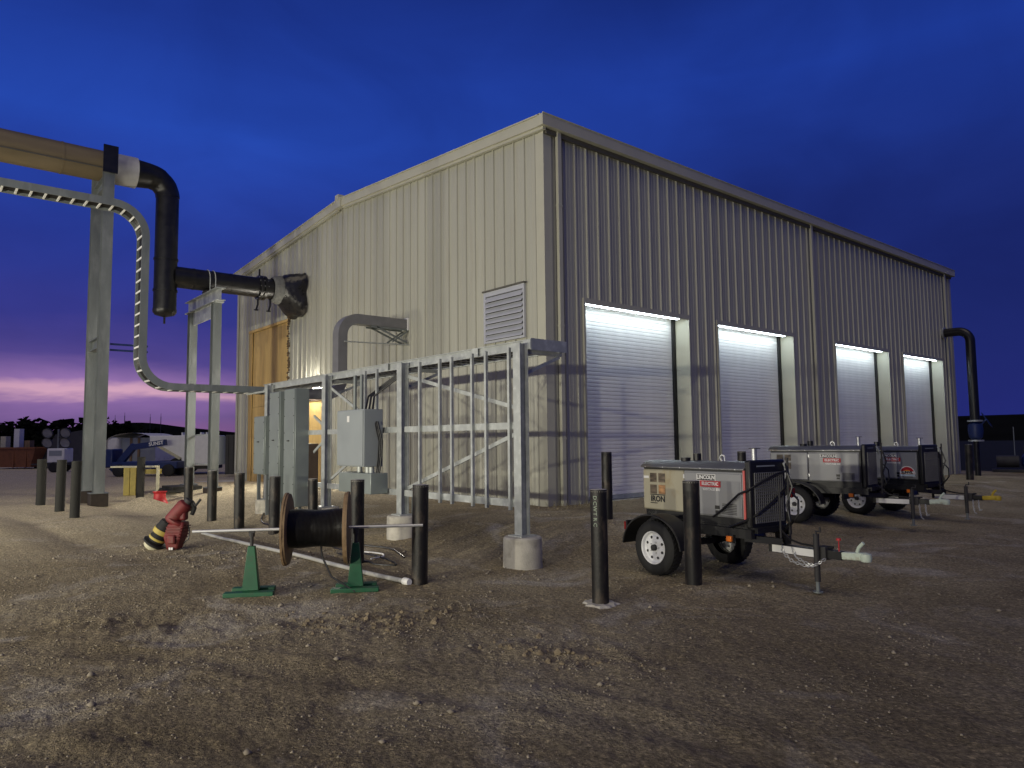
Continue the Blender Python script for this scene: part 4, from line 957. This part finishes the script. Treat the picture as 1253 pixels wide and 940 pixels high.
        half(.15, -.002, 'white'); half(.135, -.0045, 'logored'); half(.095, -.007, 'orange', .8)
        MB().bx(-.13, .13, -.0085, -.0072, .006, .052).build('sticker_layer', 'white', st)
        MB().bx(-.14, .14, -.0045, -.0022, -.04, -.004).build('sticker_layer', 'sticker_blue', st)
        text_mesh('SUNVIL', .066, 'logoblack', st, Matrix.Translation((0, -.0105, .03)) @ R90, .003, sx=1.0)
    # top fittings
    MB().tube([(.88, .05, 1.31), (.88, .05, 1.40), (.88, .05, 1.47)], .03, 12).build('exhaust', 'steelbar', T)
    MB().bx(.845, .93, .0, .10, 1.472, 1.480).build('rain_flap', 'black', T)
    MB().cyl((-.02, -.1, 1.32), (-.02, -.1, 1.36), .06, 14).cyl((.06, .02, 1.32), (.06, .02, 1.41), .05, 12).build('fuel_cap', 'black', T)
    MB().tube([V(.45, .02, 1.31)] + arc((.45, .02, 1.36), .035, math.pi, 0, (1, 0, 0), (0, 0, 1), 6) + [V(.485, .02, 1.31)], .010, 6).build('lift_eye', 'steelbar', T)
    # wheels, fenders
    for s_ in (-1, 1):
        wh = bpy.data.objects.new('wheel', None); COL.objects.link(wh); wh.parent = T; wh.location = (0, s_ * .63, .318)
        a = (0, s_, 0)
        MB().lathe([(.19, -.10), (.24, -.105), (.285, -.095), (.315, -.07), (.322, -.02), (.322, .02), (.315, .07), (.285, .095), (.24, .105), (.195, .095), (.185, .06)], (0, 0, 0), a, 40).build('tyre', 'rubber', wh)
        mb = MB()
        for k in range(36):
            t_ = 2 * math.pi * k / 36
            for dy in (-.045, .0, .045): mb.bar((.321 * math.cos(t_), dy - .017, .321 * math.sin(t_)), (.321 * math.cos(t_ + .06), dy + .017, .321 * math.sin(t_ + .06)), .012, .012)
        tag(mb.build('tread', 'rubber', wh, smooth=False), kind='stuff')
        rm = MB().lathe([(.19, .03), (.198, .085), (.19, .095), (.178, .085), (.170, .055), (.155, .045), (.135, .058), (.10, .064), (.06, .060), (.045, .06), (0, .06)], (0, 0, 0), a, 36).build('rim', 'rimwhite', wh)
        vme = MB().cyl((0, -.0035, 0), (0, .0035, 0), .0165, 10).mesh('vent_hole'); vme.materials.append(M['logoblack'])
        for k in range(8):
            t_ = 2 * math.pi * (k + .5) / 8; vo = obj('vent_hole', vme, wh); vo.location = (.125 * math.cos(t_), s_ * .0615, .125 * math.sin(t_))
        mb = MB()
        for k in range(5):
            t_ = 2 * math.pi * k / 5; p = Vector((.065 * math.cos(t_), s_ * .06, .065 * math.sin(t_))); mb.cyl(p, p + Vector((0, s_ * .014, 0)), .010, 6)
        mb.build('lug_nut', 'chain', rm)
        MB().lathe([(.038, .06), (.036, .095), (.02, .105), (0, .105)], (0, 0, 0), a, 14).build('hub_cap', 'darkblock', wh)
        # fender: arched sheet with rolled lip
        y0, y1 = s_ * .50, s_ * .76; n_ = 20; mb = MB(); pr = []
        for k in range(n_ + 1):
            t_ = math.pi * (.03 + .94 * k / n_); pr.append((.47 * math.cos(t_), .30 + .405 * math.sin(t_)))
        vs = [(px, y0, pz) for px, pz in pr] + [(px, y1, pz) for px, pz in pr] + [(px * .985, y0, pz - .008) for px, pz in pr] + [(px * .985, y1, pz - .008) for px, pz in pr]
        k1 = n_ + 1
        fs = [(i, i + 1, k1 + i + 1, k1 + i) for i in range(n_)] + [(2 * k1 + i, 3 * k1 + i, 3 * k1 + i + 1, 2 * k1 + i + 1) for i in range(n_)] + [(k1 + i, k1 + i + 1, 3 * k1 + i + 1, 3 * k1 + i) for i in range(n_)] + [(i, 2 * k1 + i, 2 * k1 + i + 1, i + 1) for i in range(n_)]
        fe = mb.add(vs, fs).build('fender', 'black', T)
        MB().tube([(px, y1, pz - .006) for px, pz in pr], .012, 6).build('lip', 'black', fe)
        MB().bx(-.03, .03, min(s_ * .36, y0), max(s_ * .36, y0), .62, .66).build('fender_bracket', 'black', T)
        MB().bx(-.66, -.61, s_ * .50 - .06, s_ * .50 + .06, .46, .56).build('tail_light', 'redlens', T)
        MB().bx(-.607, -.58, s_ * .50 - .08, s_ * .50 + .08, .44, .58).build('light_bracket', 'black', T)
    am = MB().bx(.82, .89, -.415, -.385, .455, .515).build('marker_light', 'amber', T, bevel=.006)
    MB().bx(.81, .90, -.384, -.362, .44, .53).build('light_bracket', 'black', T)
    # tongue
    MB().bx(1.10, 1.66, -.045, .045, .345, .435).build('tongue_sleeve', 'black', T)
    MB().bx(1.15, 1.66, -.052, -.046, .352, .428).build('reflective_strip', 'white', T)
    MB().bx(1.661, 1.95, -.04, .04, .355, .44).build('tongue', 'black', T)
    MB().bx(1.69, 1.80, -.07, .07, .34, .47).build('adjuster', 'darkblock', T)
    cp = MB().bar((1.951, 0, .40), (2.17, 0, .415), .075, .08).build('coupler', coup, T, bevel=.012)
    MB().lathe([(0, -.04), (.048, -.04), (.056, 0), (.05, .035), (0, .05)], (2.19, 0, .41), n=14).build('ball_socket', coup, cp)
    MB().tube([(2.10, 0, .45), (2.12, 0, .50), (2.17, 0, .55)], .018, 8).build('latch_lever', coup, cp)
    jk = MB().cyl((1.72, -.10, .12), (1.72, -.10, .60), .030, 12).build('jack', 'darkblock', T)
    MB().cyl((1.72, -.10, .02), (1.72, -.10, .12), .02, 10).lathe([(0, 0), (.05, 0), (.05, .012), (0, .012)], (1.72, -.10, .008), n=12).build('jack_foot', 'galv_dull', jk)
    MB().tube([(1.72, -.10, .60), (1.72, -.10, .63), (1.78, -.12, .63), (1.78, -.12, .68)], .010, 6).build('jack_crank', 'darkblock', jk)
    if kind == 0: MB().cyl((1.92, -.02, .44), (1.92, -.02, .56), .006, 6).lathe([(0, 0), (.024, .0), (.024, .02), (0, .025)], (1.92, -.02, .55), n=8).build('red_plug', 'redbright', T)
    mb = MB()
    if kind == 0:
        chain(mb, [(1.28, -.06, .44), (1.30, -.075, .36), (1.42, -.08, .28), (1.58, -.08, .255), (1.72, -.15, .28), (1.82, -.10, .36)])
        chain(mb, [(1.40, -.06, .42), (1.46, -.08, .33), (1.60, -.085, .28), (1.74, -.15, .29)])
    else:
        for dx in (.05, .14): chain(mb, [(1.76 + dx, -.06, .36), (1.77 + dx, -.08, .24), (1.79 + dx, -.09, .12 + dx * .4), (1.83 + dx, -.09, .07 + dx)], .04)
    mb.build('safety_chain', 'chain', T)
    MB().tube([(1.20, .02, .60), (1.35, -.02, .50), (1.5, -.03, .47), (1.65, -.02, .46), (1.85, .0, .47)], .012, 6).build('wiring', 'cable', T)
    # hose mast and welding leads at the front
    XM = XF + .20
    MB().cyl((XM + .02, .20, .47), (XM + .02, .20, 1.37), .014, 8).cyl((XM + .06, -.02, .47), (XM + .06, -.02, 1.10), .011, 8).build('mast', 'darkblock', T)
    MB().tube([V(XF + .12, .27, 1.31), V(XF + .15, .28, 1.24), V(XF + .15, .33, 1.17)], .014, 6).build('grab_handle', 'galv', T)
    MB().tube([(XM, .2, 1.30), (XM + .06, .14, 1.20), (XM + .10, .16, 1.05), (XM + .05, .12, .85), (XM + .10, .1, .68), (XM + .02, .12, .58), (XM - .06, .16, .52)], .013, 7).build('welding_lead', 'cable', T)
    MB().tube([(XM + .03, .22, 1.0), (XM + .10, .26, .9), (XM + .12, .22, .75), (XM + .03, .2, .62)], .012, 7).build('welding_lead', 'cable', T)
    if kind == 0:
        MB().tube([(.58, -HW - .03, .70), (.72, -HW - .04, .79), (XF - .02, -HW - .05, .98), (XF + .10, -HW - .03, 1.03), (XF + .15, -.15, 1.12), (XF + .15, .1, 1.19), (XF + .16, .28, 1.22)], .013, 7).build('welding_lead', 'cable', T)
        MB().tube([(XF + .16, .29, 1.20), (XF + .16, .22, 1.02), (XF + .15, 0, .88), (XF + .14, -.25, .76), (XF + .02, -HW - .04, .68), (.80, -HW - .02, .60), (.66, -HW, .52)], .013, 7).build('welding_lead', 'cable', T)
        MB().bx(XM - .01, XM + .05, .22, .28, .93, 1.03).build('regulator', 'redlens', T)
    return T
trailer(5.13, -2.31, -6, 'nearest welder trailer, with dusty rear panel, red stripe and white wheel', 'mint', 0)
trailer(3.92, 2.83, 8, 'middle welder trailer, white wheel showing behind the nearest one', 'mint', 1)
trailer(4.10, 5.17, -5, 'farthest welder trailer, with a sun sticker and yellow coupler', 'yellowcoup', 2)

# ------------------------------------------------------------------ far yard on the left
fn = thing('red_funnel', 'small bright red flared bucket on the dirt beside the yellow trestle', 'bucket', (-11.1, -4.36, G(-11.1, -4.36)))
MB().lathe([(.24, 0), (.20, .06), (.155, .18), (.15, .30), (.19, .36), (.175, .36), (.14, .30)], (0, 0, 0), n=22).build('shell', 'redbright', fn)
tr = thing('trestle', 'yellow trestle with a plank across, behind a dark post', 'trestle', (-14.2, -4.25, G(-14.2, -4.25)), math.atan2(.7647, .6444))
for x in (-.30, -.10, .10): MB().bx(x - .09, x + .09, -.05, .05, 0, .86).build('upright_board', 'yellow', tr)
MB().bx(.62, .68, -.05, .05, 0, .86).build('leg', 'cream', tr)
MB().bx(-.45, .72, .051, .09, .66, .80).build('cross_board', 'yellow', tr)
MB().bx(-.75, .62, -.16, .16, .862, .91).build('plank', 'cream', tr)
lb = MB().bx(-.8, .8, -.5, .5, -.02, .05).bx(-.5, .7, -.4, .45, .051, .14).build('lumber_stack', 'woodpost', None); lb.location = (-13.4, -3.2, G(-13.4, -3.2)); tag(lb, 'low flat stack of dark lumber beyond the red bucket', 'lumber')

IR = math.atan2(.7647, .6444)
LT = thing('light_tower', 'unlit portable light tower with four round lamp heads', 'light tower', (-38.9, -2.95, 0), IR)
MB().bx(-.35, .65, -.45, .45, .55, 1.38).build('cabinet', 'white', LT, bevel=.05)
MB().bx(-.22, .52, -.462, -.451, .95, 1.25).build('vent_panel', 'greybox', LT)
for s_ in (-1, 1):
    for z in (1.74, 2.30):
        hd = MB().lathe([(0, -.1), (.15, -.08), (.28, .04), (.31, .16), (.28, .17)], (s_ * .52, -.1, z), (.1, -1, -.35), 20).build('lamp_head', 'darkblock', LT)
        MB().lathe([(0, .0), (.275, .0)], Vector((s_ * .52, -.1, z)) + Vector((.1, -1, -.35)).normalized() * .13, (.1, -1, -.35), 20).build('glass', 'glassgrey', hd)
    MB().bx(s_ * .52 - .03, s_ * .52 + .03, -.03, .03, 1.74, 2.30).build('head_bracket', 'darkblock', LT)
MB().bx(-.52, .52, -.03, .03, 1.99, 2.05).build('cross_arm', 'darkblock', LT)
MB().cyl((0, 0, 1.38), (0, 0, 2.5), .05, 10).build('mast', 'galv_dull', LT)
for s_ in (-1, 1): MB().lathe([(0, -.1), (.25, -.1), (.30, -.05), (.30, .05), (.25, .1), (0, .1)], (.15, s_ * .55, .30), (0, 1, 0), 18).build('wheel', 'rubber', LT)
MB().bx(-.5, .8, -.4, .4, .42, .549).build('chassis', 'darkblock', LT)
MB().bx(-1.5, -.501, -.05, .05, .42, .5).build('tongue', 'darkblock', LT)

SK = thing('steel_skip', 'rusty orange steel skip with scrap standing in it, far left', 'skip', (-48.5, -3.6, 0), .75)
MB().add([(-1.6, -.9, .12), (1.3, -.9, .12), (1.3, .9, .12), (-1.6, .9, .12), (-2.0, -1.0, 1.35), (1.7, -1.0, 1.35), (1.7, 1.0, 1.35), (-2.0, 1.0, 1.35)], [(3, 2, 1, 0), (0, 1, 5, 4), (1, 2, 6, 5), (2, 3, 7, 6), (3, 0, 4, 7)]).build('tub', 'rust', SK, smooth=False)
MB().bx(-2.0, 1.75, -1.05, -.95, 1.351, 1.45).bx(-2.0, 1.75, .95, 1.05, 1.351, 1.45).build('rim', 'rust', SK)
for x in (-1.1, .1, 1.0): MB().bx(x - .05, x + .05, -1.0, -.93, .1, 1.34).build('rib', 'rust', SK)
for x, z, m_ in ((-1.4, 2.2, 'cream'), (-.4, 2.7, 'white'), (.4, 1.9, 'wood')): MB().bx(x - .2, x + .2, -.2, .2, .5, z).build('scrap_board', m_, SK)
dz = MB(); 
dz.add([(-2.5, -1.2, 0), (2.5, -1.2, 0), (2.2, 1.2, 0), (-2.2, 1.2, 0), (-1.4, -.6, 2.3), (.9, -.5, 2.6), (1.1, .5, 2.2), (-1.2, .6, 2.1)], [(0, 1, 5, 4), (1, 2, 6, 5), (2, 3, 7, 6), (3, 0, 4, 7), (4, 5, 6, 7)])
o = dz.build('tarped_pile', 'darkblock', None, smooth=False); o.location = (-46.5, -.6, 0); o.rotation_euler = (0, 0, .7); tag(o, 'dark tarped pile just behind the rusty skip', 'pile')

BL = thing('boom_lift', 'blue boom lift folded behind the tall columns', 'boom lift', (-28.6, -.70, 0), IR)
MB().bx(-1.3, 1.9, -.6, .6, .38, .72).build('chassis', 'blue', BL, bevel=.04)
for x in (-.9, 1.5):
    for s_ in (-1, 1): MB().lathe([(0, -.12), (.22, -.12), (.29, -.09), (.30, 0), (.29, .09), (.22, .12), (0, .12)], (x, s_ * .62, .30), (0, 1, 0), 20).build('wheel', 'rubber', BL)
MB().bar((-1.55, 0, .25), (-.50, 0, 1.52), .30, .26).build('lower_boom', 'blue', BL)
ub = MB().bar((-.62, 0, 1.42), (1.05, 0, 1.66), .28, .24).build('upper_boom', 'blue', BL)
text_mesh('SUNST', .24, 'white', ub, Matrix.Translation((.62, -.125, 1.60)) @ Matrix.Rotation(RAD(-8.2), 4, 'Y') @ Matrix.Rotation(RAD(90), 4, 'X'), .008)
MB().bx(-1.75, -1.32, -.5, .5, .45, 1.35).build('counterweight', 'blue', BL, bevel=.06)

HT = thing('hoop_shelter', 'pale tarp-covered hoop shelter behind the blue boom lift', 'shelter', (-36.6, 1.15, 0), IR)
mb = MB(); n_ = 14; vs = []
for yy in (-1.6, 1.6):
    for k in range(n_ + 1):
        t_ = math.pi * k / n_; vs.append((-1.45 * math.cos(t_), yy, 1.55 + .68 * math.sin(t_) ** .8 if 0 < k < n_ else .6))
mb.add(vs, [(i, i + 1, n_ + 1 + i + 1, n_ + 1 + i) for i in range(n_)]).build('cover', 'tent', HT)
MB().bx(-1.42, -.75, -1.58, 1.5, .75, 2.0).build('side_wall', 'tent', HT, bevel=.18)
MB().bx(-.74, 1.40, -1.2, 1.5, .3, 1.95).build('interior_block', 'greybox', HT)
for x in (-.15, .30): MB().bx(x - .06, x + .06, -1.27, -1.21, .4, 1.95).build('post', 'wood', HT)

TK = thing('tank_trailer', 'white steel tank trailer with a sloping nose behind the portal support', 'tank trailer', (-29.3, 1.45, 0), IR + .05)
def yz_prism(poly, y0, y1):
    n = len(poly); vs = [(a, y0, b) for a, b in poly] + [(a, y1, b) for a, b in poly]
    return MB().add(vs, [tuple(range(n)), tuple(range(2 * n - 1, n - 1, -1))] + [(i, n + i, n + (i + 1) % n, (i + 1) % n) for i in range(n)])
yz_prism([(-1.45, 2.0), (-1.45, 1.66), (-1.1, 1.58), (.15, .85), (.15, .45), (1.65, .45), (1.65, 2.0)], -1.0, 1.0).build('tank', 'white', TK, bevel=.04)
for a, b in (((-1.15, 1.54), (.10, .80)), ((-.85, 1.42), (.15, .84))): MB().bar((a[0], -1.04, a[1]), (b[0], -1.04, b[1]), .07).build('nose_rail', 'cream', TK)
for x in (.0, .95): MB().bx(x - .18, x + .18, -.2, .2, 2.001, 2.04).bx(x - .18, x - .11, -.2, .2, 2.041, 2.16).bx(x + .11, x + .18, -.2, .2, 2.041, 2.16).build('hatch', 'white', TK)
for s_ in (-1, 1): MB().lathe([(0, -.14), (.28, -.14), (.40, -.1), (.42, 0), (.40, .1), (.28, .14), (0, .14)], (-.10, s_ * .9, .45), (0, 1, 0), 22).build('wheel', 'rubber', TK)
MB().bx(-1.4, 1.6, -.8, .8, .28, .449).build('chassis', 'darkblock', TK)
MB().cyl((1.95, -.6, .5), (1.95, -.6, 1.95), .32, 20).build('end_vessel', 'greybox', TK)
CO = thing('storage_container', 'dark storage container beside the corner of the warehouse', 'container', (-25.2, 3.0, 0), IR)
MB().bx(-.45, 1.5, -1.2, 1.2, .1, 1.98).build('shell', 'darkblock', CO)
for k in range(8): MB().bx(-.40 + k * .24, -.30 + k * .24, -1.235, -1.201, .18, 1.9).build('corrugation', 'darkblock', CO)
MB().bx(.1, .42, -1.24, -1.236, 1.45, 1.65).build('sign_plate', 'yellow', CO)

# power poles far off
for k, (px, py, h) in enumerate(((-146.3, 21.3, 11.0), (-145.0, 22.7, 11.8), (-141.8, 26.5, 11.2), (-140.5, 28.1, 11.4))):
    o = thing('utility_pole', ('bare far utility pole, leftmost of the four on the skyline', 'bare far utility pole, second from the left on the skyline', 'bare far utility pole, third from the left on the skyline', 'bare far utility pole, rightmost of the four on the skyline')[k], 'pole', (px, py, 0), 0, 'poles on the skyline')
    MB().cyl((0, 0, 0), (0, 0, h * .60), .09, 8, .06).build('shaft', 'darkblock', o)
    MB().cyl((0, 0, h * .60), (0, 0, h * .60 + .6), .03, 6).build('tip', 'darkblock', o)

# ------------------------------------------------------------------ far terrain and trees
def ridge(name, az0, az1, dist, depth, hfun, label):
    n = 90; vs = []; 
    for k in range(n + 1):
        a = az0 + (az1 - az0) * k / n; d = Vector((f0.x * math.cos(a) + r0.x * math.sin(a), f0.y * math.cos(a) + r0.y * math.sin(a), 0))
        h = hfun(k / n, a)
        for q, hh in ((0, -.5), (.25, h * .45), (.5, h * .8), (1.0, h), (1.6, -.5)):
            p = CAM + d * (dist + depth * q); vs.append((p.x, p.y, hh))
    fs = [(k * 5 + j, (k + 1) * 5 + j, (k + 1) * 5 + j + 1, k * 5 + j + 1) for k in range(n) for j in range(4)]
    o = MB().add(vs, fs).build(name, 'hill'); tag(o, label, None, kind='structure'); return o
pn = lambda t, s, o=0.0: float(perlin(np.array([t * s + o]), np.array([o * 1.7]))[0])
ridge('hills', RAD(-70), RAD(-18), 380, 60, lambda t, a: 7.5 + 3 * pn(t, 9, 2) + 5 * math.exp(-((math.degrees(a) + 27.5) / 4.2) ** 2), 'dark low hills on the left skyline')
ridge('ridge', RAD(22), RAD(70), 230, 60, lambda t, a: 8.1 + .5 * pn(t, 6, 5), 'dark low ridge on the right skyline')
tl = MB(); rt_ = np.random.default_rng(9)
for k in range(300):
    a = RAD(-48 + 22.0 * k / 300 + rt_.uniform(-.3, .3)); d = rt_.uniform(120, 165)
    if a > RAD(-27.5): d += 50
    p = CAM + (f0 * math.cos(a) + r0 * math.sin(a)) * d; h = rt_.uniform(3.9, 5.6) * (1.0 if a < RAD(-29) else .9)
    for j in range(26):
        z = h * rt_.uniform(.12, 1.0); w = (1 - z / h) * 2.0 + .5
        c_ = (p.x + rt_.normal(0, w * .6), p.y + rt_.normal(0, w * .6), z); s_ = rt_.uniform(.35, .95)
        vs = [(c_[0] + rt_.uniform(-s_, s_), c_[1] + rt_.uniform(-s_, s_), c_[2] + rt_.uniform(-s_, s_) * .8) for _ in range(4)]
        tl.add(vs, [(0, 1, 2), (0, 2, 3), (0, 1, 3), (1, 2, 3)])
    tl.cyl((p.x, p.y, 0), (p.x, p.y, h * .8), .16, 5)
o = tl.build('far_woodland', 'foliage', None, smooth=False); tag(o, 'dark distant woodland on the left skyline', None, kind='stuff')
# broken soil turned up by wheels
sc_ = MB(); r6 = np.random.default_rng(6)
for (ax_, ay_), (bx_, by_), n_, w_ in (((4.45, -7.2), (5.0, -6.3), 260, .20), ((5.0, -6.3), (4.95, -5.7), 60, .18), ((6.2, -6.2), (6.9, -5.9), 90, .20), ((-.2, -5.6), (2.2, -4.9), 90, .30), ((3.3, -3.5), (4.0, -3.3), 40, .15), ((-.8, -.6), (.9, -.35), 60, .2)):
    for _ in range(n_):
        t_ = r6.random(); x = ax_ + (bx_ - ax_) * t_ + r6.normal(0, w_); y = ay_ + (by_ - ay_) * t_ + r6.normal(0, w_ * .6); r_ = .004 + .026 * r6.random() ** 4
        vs, fs = ico(r_, (x, y, G(x, y) + r_ * .15), 1, .38, r6); sc_.add(vs, fs)
o = sc_.build('broken_soil', 'clod', None, smooth=False); tag(o, 'broken crumbs of tan soil turned up on the dirt yard', None, kind='stuff')
# dry weeds at the foot of the warehouse corner
wd = MB()
for k in range(240):
    x = rng.uniform(.06, .9) if k % 3 else rng.uniform(-3, 0); y = rng.uniform(-.2, 1.1) if k % 3 else rng.uniform(-.35, -.08); z = G(x, y); h = rng.uniform(.05, .2); dx, dy = rng.normal(0, .07, 2)
    wd.add([(x - .004, y, z), (x + .004, y, z), (x + dx, y + dy, z + h)], [(0, 1, 2)])
o = wd.build('dry_weeds', 'weed', None, smooth=False); tag(o, 'dry weed stalks at the foot of the warehouse corner', None, kind='stuff')
